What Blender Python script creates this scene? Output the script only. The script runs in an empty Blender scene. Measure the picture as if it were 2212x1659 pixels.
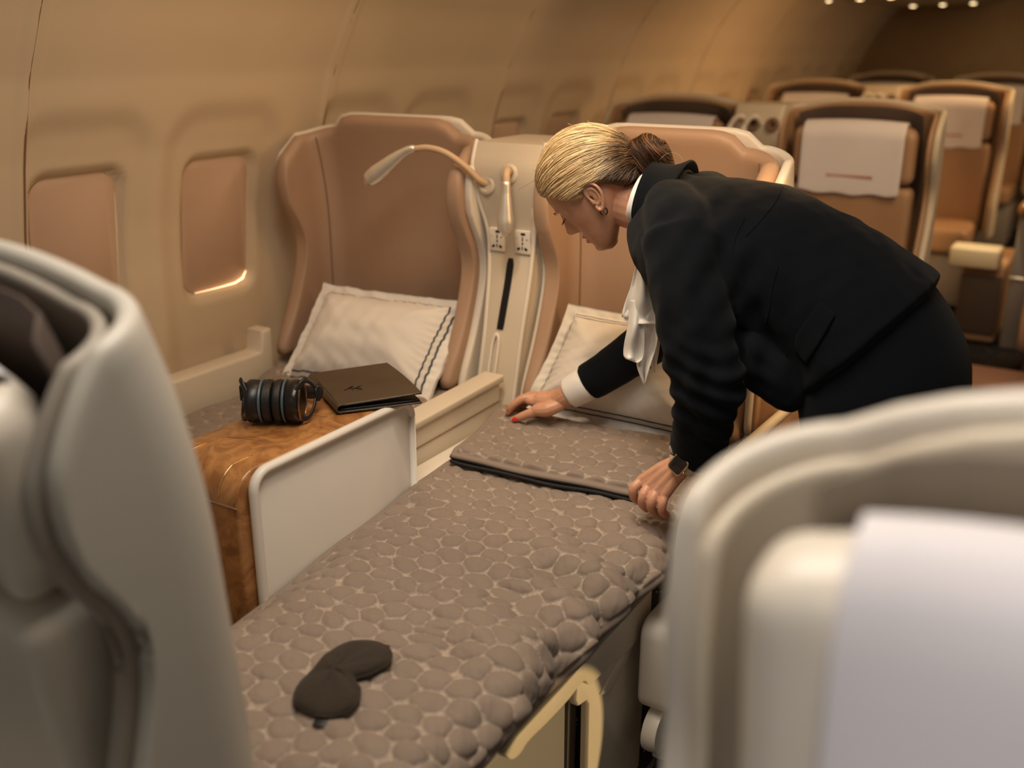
import bpy, bmesh, math
import numpy as np
from mathutils import Vector, Matrix

S = bpy.context.scene
COL = S.collection
RNG = np.random.default_rng(7)

# ------------------------------------------------------------------ camera, world, lights, exposure
cam_d = bpy.data.cameras.new('camera')
cam = bpy.data.objects.new('camera', cam_d)
COL.objects.link(cam)
S.camera = cam
cam.location = (0.0, 0.0, 1.45)
cam.rotation_euler = (math.radians(90 - 18.9), 0, math.radians(31.5))
cam_d.sensor_width = 36.0
cam_d.sensor_fit = 'HORIZONTAL'
cam_d.lens = 36.0 * 2150.0 / 2212.0
cam_d.clip_start = 0.02
cam_d.dof.use_dof = True
cam_d.dof.focus_distance = 2.02
cam_d.dof.aperture_fstop = 1.9

S.view_settings.view_transform = 'Standard'
S.view_settings.look = 'None'
S.view_settings.gamma = 1.0
S.view_settings.use_curve_mapping = False
S.view_settings.exposure = 0.0

w = bpy.data.worlds.new('cabin_air')
S.world = w
w.use_nodes = True
w.node_tree.nodes['Background'].inputs[0].default_value = (0.98, 0.90, 0.78, 1)
w.node_tree.nodes['Background'].inputs[1].default_value = 0.14


def light(name, kind, loc, target, power, color, size=0.3, size_y=None, spot=None, blend=0.5):
    d = bpy.data.lights.new(name, kind)
    d.energy = power
    d.color = color
    if kind == 'AREA':
        d.shape = 'RECTANGLE' if size_y else 'SQUARE'
        d.size = size
        if size_y:
            d.size_y = size_y
    else:
        d.shadow_soft_size = size
    if kind == 'SPOT':
        d.spot_size = math.radians(spot)
        d.spot_blend = blend
    o = bpy.data.objects.new(name, d)
    COL.objects.link(o)
    o.location = loc
    o.rotation_euler = (Vector(target) - Vector(loc)).to_track_quat('-Z', 'Y').to_euler()
    return o


WARM = (1.0, 0.60, 0.27)
SOFT = (1.0, 0.80, 0.58)
NEUT = (1.0, 0.93, 0.86)
# reading lights over the seats
light('bed_reading_light', 'SPOT', (-1.08, 1.56, 1.80), (-0.98, 1.88, 1.0), 17, (1.0, 0.79, 0.54), 0.03, spot=64, blend=0.7)
light('aisle_reading_light', 'SPOT', (-0.88, 1.42, 2.0), (-0.80, 1.38, 0.5), 25, (1.0, 0.82, 0.60), 0.06, spot=62, blend=0.9)
light('window_reading_light', 'SPOT', (-1.75, 1.75, 1.72), (-1.65, 1.98, 0.5), 5, (1.0, 0.74, 0.46), 0.05, spot=80, blend=0.9)
# cabin ceiling light, cooler near the front, warm further back
light('front_ceiling_light', 'AREA', (-0.62, 0.88, 2.3), (-0.55, 0.90, 0.7), 22, (1.0, 0.89, 0.76), 1.0, 0.7)
light('camera_row_fill_light', 'SPOT', (0.16, -0.45, 1.72), (0.22, 0.68, 0.92), 26, (1.0, 0.94, 0.90), 0.12, spot=52, blend=0.8)  # unseen fill spot added to brighten the near right seat
light('middle_ceiling_light', 'AREA', (-0.2, 3.2, 2.25), (-0.95, 4.4, 0.7), 22, (1.0, 0.68, 0.38), 0.6, 1.2)
light('tray_fill_spot', 'SPOT', (-0.62, 5.15, 1.72), (-0.59, 5.38, 0.5), 42, (1.0, 0.78, 0.48), 0.03, spot=26, blend=0.5)  # unseen spot added to brighten the tray
light('rear_ceiling_light', 'AREA', (-0.5, 6.3, 2.25), (-1.1, 6.0, 0.5), 62, WARM, 0.8, 5.0)
light('side_wall_light', 'AREA', (-1.2, 1.9, 2.0), (-2.1, 1.7, 1.2), 12, (1.0, 0.62, 0.29), 0.15, 3.0)
light('rear_wall_light', 'AREA', (-1.0, 5.5, 1.68), (-2.1, 5.5, 1.45), 22, WARM, 0.1, 5.5)
# added low spot standing in for far-side sun, its cone edge bounding the patch
light('far_side_sun_spot', 'SPOT', (2.6, 1.30, 0.33), (-0.66, 1.20, 0.225), 330, (1.0, 0.72, 0.36), 0.01, spot=8.3, blend=0.03)

# ------------------------------------------------------------------ materials
MATS = {}


def mat(name, col, rough=0.5, metal=0.0, bump=0.0, bscale=200.0, var=0.0, vscale=6.0, sss=0.0, spec=0.5, sheen=0.0,
        emit=None, coat=0.0, attr=None, stretch=None, detail=4.0):
    m = bpy.data.materials.new(name)
    m.use_nodes = True
    nt = m.node_tree
    b = nt.nodes['Principled BSDF']
    b.inputs['Base Color'].default_value = (*col, 1)
    b.inputs['Roughness'].default_value = rough
    b.inputs['Metallic'].default_value = metal
    b.inputs['Specular IOR Level'].default_value = spec
    if sss:
        b.inputs['Subsurface Weight'].default_value = sss
        b.inputs['Subsurface Radius'].default_value = (0.012, 0.005, 0.003)
        b.inputs['Subsurface Scale'].default_value = 0.5
    if sheen:
        b.inputs['Sheen Weight'].default_value = sheen
    if coat:
        b.inputs['Coat Weight'].default_value = coat
    if emit:
        b.inputs['Emission Color'].default_value = (*emit[0], 1)
        b.inputs['Emission Strength'].default_value = emit[1]
    tc = nt.nodes.new('ShaderNodeTexCoord')
    src = tc.outputs['Object']
    if stretch:
        mp = nt.nodes.new('ShaderNodeMapping')
        mp.inputs['Scale'].default_value = stretch
        nt.links.new(src, mp.inputs['Vector'])
        src = mp.outputs['Vector']
    colsock = None
    if attr:
        a = nt.nodes.new('ShaderNodeAttribute')
        a.attribute_name = attr
        colsock = a.outputs['Color']
    if var:
        n = nt.nodes.new('ShaderNodeTexNoise')
        n.inputs['Scale'].default_value = vscale
        n.inputs['Detail'].default_value = 5
        nt.links.new(src, n.inputs['Vector'])
        mx = nt.nodes.new('ShaderNodeMix')
        mx.data_type = 'RGBA'
        mx.blend_type = 'MULTIPLY'
        mx.inputs[0].default_value = 1.0
        mr = nt.nodes.new('ShaderNodeMapRange')
        mr.inputs[1].default_value = 0.3
        mr.inputs[2].default_value = 0.7
        mr.inputs[3].default_value = 1 - var
        mr.inputs[4].default_value = 1 + var
        nt.links.new(n.outputs['Fac'], mr.inputs[0])
        if colsock:
            nt.links.new(colsock, mx.inputs[6])
        else:
            mx.inputs[6].default_value = (*col, 1)
        nt.links.new(mr.outputs[0], mx.inputs[7])
        colsock = mx.outputs[2]
    if colsock:
        nt.links.new(colsock, b.inputs['Base Color'])
    if bump:
        n2 = nt.nodes.new('ShaderNodeTexNoise')
        n2.inputs['Scale'].default_value = bscale
        n2.inputs['Detail'].default_value = detail
        nt.links.new(src, n2.inputs['Vector'])
        bp = nt.nodes.new('ShaderNodeBump')
        bp.inputs['Strength'].default_value = bump
        bp.inputs['Distance'].default_value = 0.002
        nt.links.new(n2.outputs['Fac'], bp.inputs['Height'])
        nt.links.new(bp.outputs['Normal'], b.inputs['Normal'])
    MATS[name] = m
    return m


M_LEATHER = mat('beige_leather', (0.41, 0.265, 0.175), 0.5, bump=0.12, bscale=420, var=0.04)
M_LEATHER_D = mat('tan_leather', (0.42, 0.255, 0.145), 0.5, bump=0.1, bscale=420, var=0.04)
M_RECESS = mat('dark_brown', (0.085, 0.058, 0.045), 0.7, bump=0.1, bscale=300)  # dark brown for bases and for the painted shade in headrest recesses
M_CREAM = mat('cream_plastic', (0.63, 0.545, 0.425), 0.42, bump=0.05, bscale=500, var=0.02)
M_CREAM2 = mat('pale_plastic', (0.74, 0.67, 0.57), 0.38, bump=0.04, bscale=500, var=0.02)
M_SHELLG = mat('stone_plastic', (0.60, 0.56, 0.49), 0.4, bump=0.04, bscale=600, var=0.015)
M_WALL = mat('wall_plastic', (0.62, 0.485, 0.33), 0.55, bump=0.08, bscale=260, var=0.03, vscale=3)
M_WALLDK = mat('bulkhead_plastic', (0.52, 0.39, 0.24), 0.6, bump=0.06, bscale=260, var=0.05)
M_BIN = mat('bin_plastic', (0.66, 0.55, 0.40), 0.5, var=0.03)
M_SHADE = mat('window_shade', (0.53, 0.355, 0.245), 0.5, bump=0.05, bscale=300, var=0.03)
M_WHITE = mat('white_panel', (0.72, 0.67, 0.60), 0.42, bump=0.05, bscale=400, var=0.015)
M_BLACK = mat('black_plastic', (0.008, 0.008, 0.009), 0.38)
M_BLACKG = mat('dark_metal', (0.03, 0.028, 0.026), 0.25, metal=0.6)
M_BRONZE = mat('bronze_metal', (0.32, 0.22, 0.14), 0.3, metal=1.0)
M_BLUEGREY = mat('grey_blue_ring', (0.07, 0.10, 0.12), 0.4)
M_STEEL = mat('brushed_steel', (0.78, 0.73, 0.65), 0.36, metal=0.75, bump=0.12, bscale=900, stretch=(1, 1, 0.05))
M_GOLD = mat('gold', (0.86, 0.62, 0.34), 0.25, metal=1.0)
M_LAMPARM = mat('lamp_arm_rubber', (0.55, 0.38, 0.24), 0.5, bump=0.05, bscale=300)
M_FOLIO = mat('dark_brown_leather', (0.062, 0.042, 0.025), 0.33, bump=0.25, bscale=700, var=0.12, vscale=14)
M_NAVY = mat('black_wool', (0.0038, 0.0052, 0.0075), 0.9, bump=0.35, bscale=1300, sheen=0.03, spec=0.12)
M_WHITECLOTH = mat('white_silk', (0.78, 0.74, 0.69), 0.5, bump=0.1, bscale=60)
M_COVERCLOTH = mat('pale_lilac_cloth', (0.77, 0.73, 0.75), 0.8, bump=0.25, bscale=350)
M_RED = mat('red_print', (0.45, 0.10, 0.07), 0.7)
M_NAIL = mat('red_nail_polish', (0.62, 0.035, 0.025), 0.2, coat=0.6)
M_MASK = mat('charcoal_cloth', (0.034, 0.025, 0.018), 0.9, bump=0.7, bscale=160, sheen=0.1, spec=0.2)
M_SHOE = mat('black_leather', (0.01, 0.01, 0.01), 0.35)
M_EYE = mat('eye_white', (0.75, 0.70, 0.66), 0.2)
M_LASH = mat('dark_lashes', (0.012, 0.009, 0.007), 0.7)
M_BROW = mat('brown_brow', (0.16, 0.085, 0.045), 0.8)
M_STITCH = mat('seam', (0.22, 0.13, 0.08), 0.8)
M_SKIN = mat('skin', (0.57, 0.29, 0.18), 0.45, bump=0.10, bscale=900, sss=0.12, attr='tint', var=0.05, vscale=60)
M_HAIR = mat('hair', (0.5, 0.3, 0.15), 0.36, attr='tint', spec=0.6, bump=0.5, bscale=260, stretch=(1, 1, 1))
M_HAIRDK = mat('dark_hair', (0.03, 0.012, 0.005), 0.5, attr='tint', spec=0.22)
M_TRAYLIT = mat('pale_tray_plastic', (0.80, 0.70, 0.50), 0.4)
M_BLUEGREYPL = mat('grey_plastic', (0.24, 0.215, 0.20), 0.5)


def pebble_material(name, base, web):
    m = mat(name, base, 0.72, bump=0.22, bscale=900, sheen=0.15, spec=0.3)
    nt = m.node_tree
    b = nt.nodes['Principled BSDF']
    a = nt.nodes.new('ShaderNodeAttribute')
    a.attribute_name = 'tint'
    nt.links.new(a.outputs['Color'], b.inputs['Base Color'])
    return m


M_QUILT = pebble_material('quilted_cotton', (0.25, 0.2, 0.17), (0.4, 0.3, 0.25))


def burl(name, c1, c2, scale=9.0):
    m = bpy.data.materials.new(name)
    m.use_nodes = True
    nt = m.node_tree
    b = nt.nodes['Principled BSDF']
    tc = nt.nodes.new('ShaderNodeTexCoord')
    n1 = nt.nodes.new('ShaderNodeTexNoise')
    n1.inputs['Scale'].default_value = scale
    n1.inputs['Detail'].default_value = 8
    n1.inputs['Distortion'].default_value = 2.5
    n2 = nt.nodes.new('ShaderNodeTexVoronoi')
    n2.inputs['Scale'].default_value = scale * 9
    mp = nt.nodes.new('ShaderNodeMapping')
    mp.inputs['Scale'].default_value = (1.3, 1.0, 1.0)
    nt.links.new(tc.outputs['Object'], mp.inputs['Vector'])
    nt.links.new(mp.outputs[0], n1.inputs['Vector'])
    nt.links.new(mp.outputs[0], n2.inputs['Vector'])
    r = nt.nodes.new('ShaderNodeValToRGB')
    r.color_ramp.elements[0].position = 0.36
    r.color_ramp.elements[0].color = (*c2, 1)
    r.color_ramp.elements[1].position = 0.62
    r.color_ramp.elements[1].color = (*c1, 1)
    nt.links.new(n1.outputs['Fac'], r.inputs[0])
    r2 = nt.nodes.new('ShaderNodeMapRange')
    r2.inputs[1].default_value = 0.0
    r2.inputs[2].default_value = 0.35
    r2.inputs[3].default_value = 0.62
    r2.inputs[4].default_value = 1.0
    nt.links.new(n2.outputs['Distance'], r2.inputs[0])
    mx = nt.nodes.new('ShaderNodeMix')
    mx.data_type = 'RGBA'
    mx.blend_type = 'MULTIPLY'
    mx.inputs[0].default_value = 0.7
    nt.links.new(r.outputs[0], mx.inputs[6])
    nt.links.new(r2.outputs[0], mx.inputs[7])
    nt.links.new(mx.outputs[2], b.inputs['Base Color'])
    b.inputs['Roughness'].default_value = 0.3
    b.inputs['Coat Weight'].default_value = 0.35
    b.inputs['Coat Roughness'].default_value = 0.15
    return m


M_BURL = burl('burl_wood', (0.43, 0.20, 0.065), (0.25, 0.10, 0.03), 13.0)


def pillow_material():
    m = mat('white_cotton', (0.76, 0.715, 0.655), 0.8, bump=0.3, bscale=500, sheen=0.1, spec=0.25)
    nt = m.node_tree
    b = nt.nodes['Principled BSDF']
    a = nt.nodes.new('ShaderNodeAttribute')
    a.attribute_name = 'edge'        # distance to the hem in metres
    masks = []
    for c in (0.033, 0.046):
        s = nt.nodes.new('ShaderNodeMath'); s.operation = 'SUBTRACT'; s.inputs[1].default_value = c
        nt.links.new(a.outputs['Fac'], s.inputs[0])
        ab = nt.nodes.new('ShaderNodeMath'); ab.operation = 'ABSOLUTE'
        nt.links.new(s.outputs[0], ab.inputs[0])
        lt = nt.nodes.new('ShaderNodeMath'); lt.operation = 'LESS_THAN'; lt.inputs[1].default_value = 0.0019
        nt.links.new(ab.outputs[0], lt.inputs[0])
        masks.append(lt)
    ad = nt.nodes.new('ShaderNodeMath'); ad.operation = 'ADD'; ad.use_clamp = True
    nt.links.new(masks[0].outputs[0], ad.inputs[0])
    nt.links.new(masks[1].outputs[0], ad.inputs[1])
    mx = nt.nodes.new('ShaderNodeMix'); mx.data_type = 'RGBA'
    mx.inputs[6].default_value = (0.76, 0.715, 0.655, 1)
    mx.inputs[7].default_value = (0.03, 0.045, 0.07, 1)
    nt.links.new(ad.outputs[0], mx.inputs[0])
    nt.links.new(mx.outputs[2], b.inputs['Base Color'])
    return m


M_PILLOW = pillow_material()


def carpet_material():
    m = mat('dark_carpet', (0.014, 0.013, 0.015), 0.95, bump=0.8, bscale=500, spec=0.1)
    nt = m.node_tree
    b = nt.nodes['Principled BSDF']
    tc = nt.nodes.new('ShaderNodeTexCoord')
    v = nt.nodes.new('ShaderNodeTexVoronoi')
    v.inputs['Scale'].default_value = 75
    nt.links.new(tc.outputs['Object'], v.inputs['Vector'])
    lt = nt.nodes.new('ShaderNodeMath'); lt.operation = 'LESS_THAN'; lt.inputs[1].default_value = 0.13
    nt.links.new(v.outputs['Distance'], lt.inputs[0])
    n = nt.nodes.new('ShaderNodeTexNoise'); n.inputs['Scale'].default_value = 60
    nt.links.new(tc.outputs['Object'], n.inputs['Vector'])
    gt = nt.nodes.new('ShaderNodeMath'); gt.operation = 'GREATER_THAN'; gt.inputs[1].default_value = 0.5
    nt.links.new(n.outputs['Fac'], gt.inputs[0])
    mu = nt.nodes.new('ShaderNodeMath'); mu.operation = 'MULTIPLY'
    nt.links.new(lt.outputs[0], mu.inputs[0]); nt.links.new(gt.outputs[0], mu.inputs[1])
    mx = nt.nodes.new('ShaderNodeMix'); mx.data_type = 'RGBA'
    mx.inputs[6].default_value = (0.014, 0.013, 0.015, 1)
    mx.inputs[7].default_value = (0.55, 0.48, 0.40, 1)
    nt.links.new(mu.outputs[0], mx.inputs[0])
    nt.links.new(mx.outputs[2], b.inputs['Base Color'])
    return m


M_CARPET = carpet_material()
M_CARPETSTRIPE = mat('carpet_stripe', (0.12, 0.085, 0.07), 0.95, bump=0.8, bscale=500, var=0.4, vscale=90)

# ------------------------------------------------------------------ mesh helpers


def A(x):
    return np.asarray(x, float)


def unit(v):
    v = A(v)
    return v / (np.linalg.norm(v) + 1e-12)


def obj(name, V, F, m=None, parent=None, smooth=True, tint=None, attr=None):
    me = bpy.data.meshes.new(name)
    V = A(V)
    if isinstance(F, np.ndarray) and F.ndim == 2:
        n, k = F.shape
        me.vertices.add(len(V)); me.vertices.foreach_set('co', V.astype(np.float32).ravel())
        me.loops.add(n * k); me.loops.foreach_set('vertex_index', F.astype(np.int32).ravel())
        me.polygons.add(n); me.polygons.foreach_set('loop_start', np.arange(0, n * k, k, dtype=np.int32))
        me.update(calc_edges=True)
    else:
        me.from_pydata([tuple(v) for v in V], [], [tuple(int(i) for i in f) for f in F])
    me.validate()
    if smooth:
        me.polygons.foreach_set('use_smooth', np.ones(len(me.polygons), bool))
    if tint is not None:
        at = me.color_attributes.new('tint', 'FLOAT_COLOR', 'POINT')
        T = np.ones((len(V), 4), np.float32); T[:, :3] = tint
        at.data.foreach_set('color', T.ravel())
    if attr:
        for k_, a_ in attr.items():
            at = me.attributes.new(k_, 'FLOAT', 'POINT')
            at.data.foreach_set('value', np.asarray(a_, np.float32).ravel())
    o = bpy.data.objects.new(name, me)
    COL.objects.link(o)
    if m:
        me.materials.append(m)
    if parent:
        o.parent = parent
    return o


def thing(name, loc, label, cat, group=None, rz=0.0):
    o = bpy.data.objects.new(name, None)
    COL.objects.link(o)
    o.empty_display_size = 0.05
    o.location = loc
    o.rotation_euler = (0, 0, rz)
    tag(o, label, cat, group)
    return o


def tag(o, label, cat, group=None):
    o['label'] = label
    o['category'] = cat
    if group:
        o['group'] = group
    return o


def structure(o):
    o['kind'] = 'structure'
    return o


class MB:
    """collects shapes into one mesh"""
    def __init__(self):
        self.V = []; self.F = []; self.n = 0

    def add(self, V, F):
        V = A(V)
        self.V.append(V)
        for f in F:
            self.F.append(tuple(int(i) + self.n for i in f))
        self.n += len(V)
        return self

    def build(self, name, m, parent=None, smooth=True, **k):
        return obj(name, np.concatenate(self.V), self.F, m, parent, smooth, **k)


def rbox_vf(size, center=(0, 0, 0), r=0.01, seg=3, rot=None, cuts=0):
    bm = bmesh.new()
    bmesh.ops.create_cube(bm, size=1.0)
    for v in bm.verts:
        v.co.x *= size[0]; v.co.y *= size[1]; v.co.z *= size[2]
    r = min(r, 0.49 * min(size))
    if r > 0:
        bmesh.ops.bevel(bm, geom=bm.edges[:] + bm.verts[:], offset=r, segments=seg, affect='EDGES', profile=0.5)
    if cuts:
        lg = [e for e in bm.edges if e.calc_length() > 0.07]
        bmesh.ops.subdivide_edges(bm, edges=lg, cuts=cuts, use_grid_fill=True)
    V = A([v.co[:] for v in bm.verts])
    bm.verts.index_update()
    F = [[v.index for v in f.verts] for f in bm.faces]
    bm.free()
    if rot is not None:
        V = V @ A(rot).T
    return V + A(center), F


def rotz(a):
    c, s = math.cos(a), math.sin(a)
    return A([[c, -s, 0], [s, c, 0], [0, 0, 1]])


def rotx(a):
    c, s = math.cos(a), math.sin(a)
    return A([[1, 0, 0], [0, c, -s], [0, s, c]])


def roty(a):
    c, s = math.cos(a), math.sin(a)
    return A([[c, 0, s], [0, 1, 0], [-s, 0, c]])


def box(name, size, center, m, parent=None, r=0.01, seg=3, rot=None):
    V, F = rbox_vf(size, center, r, seg, rot)
    return obj(name, V, F, m, parent, True)


def prism_vf(poly, axis, lo, hi, bevel=0.0, seg=2):
    """extrude a 2D outline along axis; the outline is in the other two axes in order"""
    bm = bmesh.new()
    oth = [i for i in range(3) if i != axis]
    def mk(val):
        vs = []
        for p in poly:
            c = [0, 0, 0]; c[oth[0]] = p[0]; c[oth[1]] = p[1]; c[axis] = val
            vs.append(bm.verts.new(c))
        return vs
    a = mk(lo); b = mk(hi)
    n = len(poly)
    bm.faces.new(a); bm.faces.new(b[::-1])
    for i in range(n):
        bm.faces.new((a[i], b[i], b[(i + 1) % n], a[(i + 1) % n]))
    bmesh.ops.recalc_face_normals(bm, faces=bm.faces[:])
    if bevel:
        ed = [e for e in bm.edges if (e.verts[0].co[axis] == e.verts[1].co[axis])]
        bmesh.ops.bevel(bm, geom=ed, offset=bevel, segments=seg, affect='EDGES', profile=0.5)
    bm.verts.index_update()
    V = A([v.co[:] for v in bm.verts]); F = [[v.index for v in f.verts] for f in bm.faces]
    bm.free()
    return V, F


def prism(name, poly, axis, lo, hi, m, parent=None, bevel=0.003, seg=2, smooth=True):
    V, F = prism_vf(poly, axis, lo, hi, bevel, seg)
    o = obj(name, V, F, m, parent, smooth)
    mark_sharp(o)
    return o


def mark_sharp(o, ang=35):
    bm = bmesh.new()
    bm.from_mesh(o.data)
    for e in bm.edges:
        if len(e.link_faces) == 2 and e.calc_face_angle(0) > math.radians(ang):
            e.smooth = False
    bm.to_mesh(o.data)
    bm.free()


def rrect(x0, x1, y0, y1, r, n=6):
    pts = []
    for cx, cy, a0 in ((x1 - r, y1 - r, 0), (x0 + r, y1 - r, 90), (x0 + r, y0 + r, 180), (x1 - r, y0 + r, 270)):
        for k in range(n + 1):
            a = math.radians(a0 + 90 * k / n)
            pts.append((cx + r * math.cos(a), cy + r * math.sin(a)))
    return pts


def spline(P, n, closed=False):
    P = A(P)
    if closed:
        P = np.vstack([P[-1], P, P[0], P[1]])
    else:
        P = np.vstack([2 * P[0] - P[1], P, 2 * P[-1] - P[-2]])
    segs = len(P) - 3
    t = np.linspace(0, segs, n, endpoint=not closed)
    out = []
    for tt in t:
        i = min(int(tt), segs - 1); u = tt - i
        p0, p1, p2, p3 = P[i:i + 4]
        out.append(0.5 * ((2 * p1) + (-p0 + p2) * u + (2 * p0 - 5 * p1 + 4 * p2 - p3) * u * u + (-p0 + 3 * p1 - 3 * p2 + p3) * u ** 3))
    return A(out)


def tube_vf(P, rad, n=12, caps=True, ref=None, capk=1.0):
    """tapered tube with rounded ends; rad is a list of r or (a, b), b along ref"""
    P = A(P)
    m = len(P)
    if np.isscalar(rad):
        rad = [rad] * m
    R2 = A([(r, r) if np.isscalar(r) else tuple(r) for r in rad])
    T = np.gradient(P, axis=0)
    T /= np.linalg.norm(T, axis=1)[:, None] + 1e-12
    if ref is None:
        ref = A([0, 0, 1.0]) if abs(T[0][2]) < 0.9 else A([1.0, 0, 0])
    else:
        ref = A(ref)
    Ns = []; cur = None
    for i in range(m):
        b = ref if ref.ndim == 1 else ref[i]
        if cur is None or ref.ndim == 2:
            cur = b - T[i] * (b @ T[i])
        else:
            cur = cur - T[i] * (cur @ T[i])
        cur = unit(cur)
        Ns.append(cur)
    Ns = A(Ns); Bs = np.cross(T, Ns)
    rings = []; 
    def ring(c, Nn, Bb, a, b):
        th = np.linspace(0, 2 * np.pi, n, endpoint=False)
        return c + np.outer(np.cos(th) * a, Bb) + np.outer(np.sin(th) * b, Nn)
    if caps:
        for k in (0.95, 0.8, 0.5, 0.0)[::-1] if False else (0.97, 0.75, 0.4):
            h = math.sqrt(1 - (1 - k) ** 2) if False else 0
        for a_ in (80, 55, 28):
            c, s = math.cos(math.radians(a_)), math.sin(math.radians(a_))
            rr = R2[0].mean() * capk
            rings.append(ring(P[0] - T[0] * rr * s, Ns[0], Bs[0], R2[0][0] * c, R2[0][1] * c))
    for i in range(m):
        rings.append(ring(P[i], Ns[i], Bs[i], R2[i][0], R2[i][1]))
    if caps:
        for a_ in (28, 55, 80):
            c, s = math.cos(math.radians(a_)), math.sin(math.radians(a_))
            rr = R2[-1].mean() * capk
            rings.append(ring(P[-1] + T[-1] * rr * s, Ns[-1], Bs[-1], R2[-1][0] * c, R2[-1][1] * c))
    V = np.vstack(rings)
    F = []
    k = len(rings)
    for i in range(k - 1):
        for j in range(n):
            F.append((i * n + j, i * n + (j + 1) % n, (i + 1) * n + (j + 1) % n, (i + 1) * n + j))
    F.append(tuple(range(n))[::-1]); F.append(tuple((k - 1) * n + j for j in range(n)))
    return V, F


def tube(name, P, rad, m, parent=None, n=12, caps=True, ref=None, capk=1.0):
    V, F = tube_vf(P, rad, n, caps, ref, capk)
    return obj(name, V, F, m, parent)


def loft_vf(rings, cap=True):
    rings = [A(r) for r in rings]
    n = len(rings[0]); k = len(rings)
    V = np.vstack(rings); F = []
    for i in range(k - 1):
        for j in range(n):
            F.append((i * n + j, i * n + (j + 1) % n, (i + 1) * n + (j + 1) % n, (i + 1) * n + j))
    if cap:
        F.append(tuple(range(n))[::-1]); F.append(tuple((k - 1) * n + j for j in range(n)))
    return V, F


def slab_vf(G, t, side=0.5, rim=1.0):
    """a sheet of thickness t with a rounded rim from a grid of points; side = share of the thickness on the +normal side"""
    G = A(G)
    n, m = G.shape[:2]
    du = np.gradient(G, axis=0); dv = np.gradient(G, axis=1)
    N = np.cross(du, dv)
    N /= np.linalg.norm(N, axis=2)[..., None] + 1e-12
    top = G + N * t * side; bot = G - N * t * (1 - side); mid = (top + bot) / 2
    V = [top.reshape(-1, 3), bot.reshape(-1, 3)]
    F = []
    idx = np.arange(n * m).reshape(n, m)
    q = np.stack([idx[:-1, :-1], idx[1:, :-1], idx[1:, 1:], idx[:-1, 1:]], -1).reshape(-1, 4)
    F.append(q); F.append(q[:, ::-1] + n * m)
    loop = [(0, j) for j in range(m)] + [(i, m - 1) for i in range(1, n)] + [(n - 1, j) for j in range(m - 2, -1, -1)] + [(i, 0) for i in range(n - 2, 0, -1)]
    L = len(loop)
    inner = [(min(max(i, 1), n - 2), min(max(j, 1), m - 2)) for i, j in loop]
    pm = A([mid[i, j] for i, j in loop]); pin = A([mid[i, j] for i, j in inner])
    out = pm - pin
    nn = A([N[i, j] for i, j in loop])
    out -= nn * (out * nn).sum(1)[:, None]
    out /= np.linalg.norm(out, axis=1)[:, None] + 1e-12
    rings = []
    for a_ in (60, 30, 0, -30, -60):
        c, s = math.cos(math.radians(a_)), math.sin(math.radians(a_))
        rings.append(pm + out * (t / 2 * c * rim) + nn * (t / 2 * s))
    base = 2 * n * m
    for r in rings:
        V.append(r)
    lt = [idx[i, j] for i, j in loop]; lb = [idx[i, j] + n * m for i, j in loop]
    seq = [lt] + [[base + k * L + j for j in range(L)] for k in range(5)] + [lb]
    qs = []
    for a_, b_ in zip(seq[:-1], seq[1:]):
        for j in range(L):
            qs.append((a_[j], a_[(j + 1) % L], b_[(j + 1) % L], b_[j]))
    F.append(A(qs).astype(int))
    return np.vstack(V), np.vstack(F).astype(int)


def slab(name, G, t, m, parent=None, side=0.5, rim=1.0, **k):
    V, F = slab_vf(G, t, side, rim)
    return obj(name, V, F, m, parent, True, **k)


def noise3(P, seed=0, octaves=3, scale=1.0):
    """cheap smooth noise: a sum of rotated sines"""
    r = np.random.default_rng(seed)
    P = A(P) * scale
    out = np.zeros(P.shape[:-1]); amp = 1.0
    for o_ in range(octaves):
        for k in range(5):
            d = r.normal(size=3); d = d / np.linalg.norm(d) * (2 ** o_) * r.uniform(0.7, 1.4)
            out += amp * np.sin(P @ d * 2 * np.pi + r.uniform(0, 6.28)) / 5
        amp *= 0.55
    return out


def remesh(parts, voxel, smooth=3, factor=0.5):
    """one continuous closed surface over a union of closed shapes"""
    mb = MB()
    for V, F in parts:
        mb.add(V, F)
    o = mb.build('temporary_union', None)
    bm = bmesh.new(); bm.from_mesh(o.data)
    bmesh.ops.recalc_face_normals(bm, faces=bm.faces[:])
    bm.to_mesh(o.data); bm.free()
    md = o.modifiers.new('r', 'REMESH'); md.mode = 'VOXEL'; md.voxel_size = voxel
    if smooth:
        ms = o.modifiers.new('s', 'SMOOTH'); ms.factor = factor; ms.iterations = smooth
    dg = bpy.context.evaluated_depsgraph_get()
    ev = o.evaluated_get(dg)
    me = ev.to_mesh()
    V = np.zeros(len(me.vertices) * 3, np.float32); me.vertices.foreach_get('co', V)
    V = V.reshape(-1, 3).astype(float)
    nl = np.zeros(len(me.polygons), np.int32); me.polygons.foreach_get('loop_total', nl)
    L = np.zeros(len(me.loops), np.int32); me.loops.foreach_get('vertex_index', L)
    N = np.zeros(len(me.vertices) * 3, np.float32); me.vertices.foreach_get('normal', N)
    N = N.reshape(-1, 3).astype(float)
    if (nl == 4).all():
        F = L.reshape(-1, 4)
    else:
        F = []; k = 0
        for c in nl:
            F.append(tuple(L[k:k + c])); k += c
    ev.to_mesh_clear()
    d = o.data
    bpy.data.objects.remove(o); bpy.data.meshes.remove(d)
    return V, F, N


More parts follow.
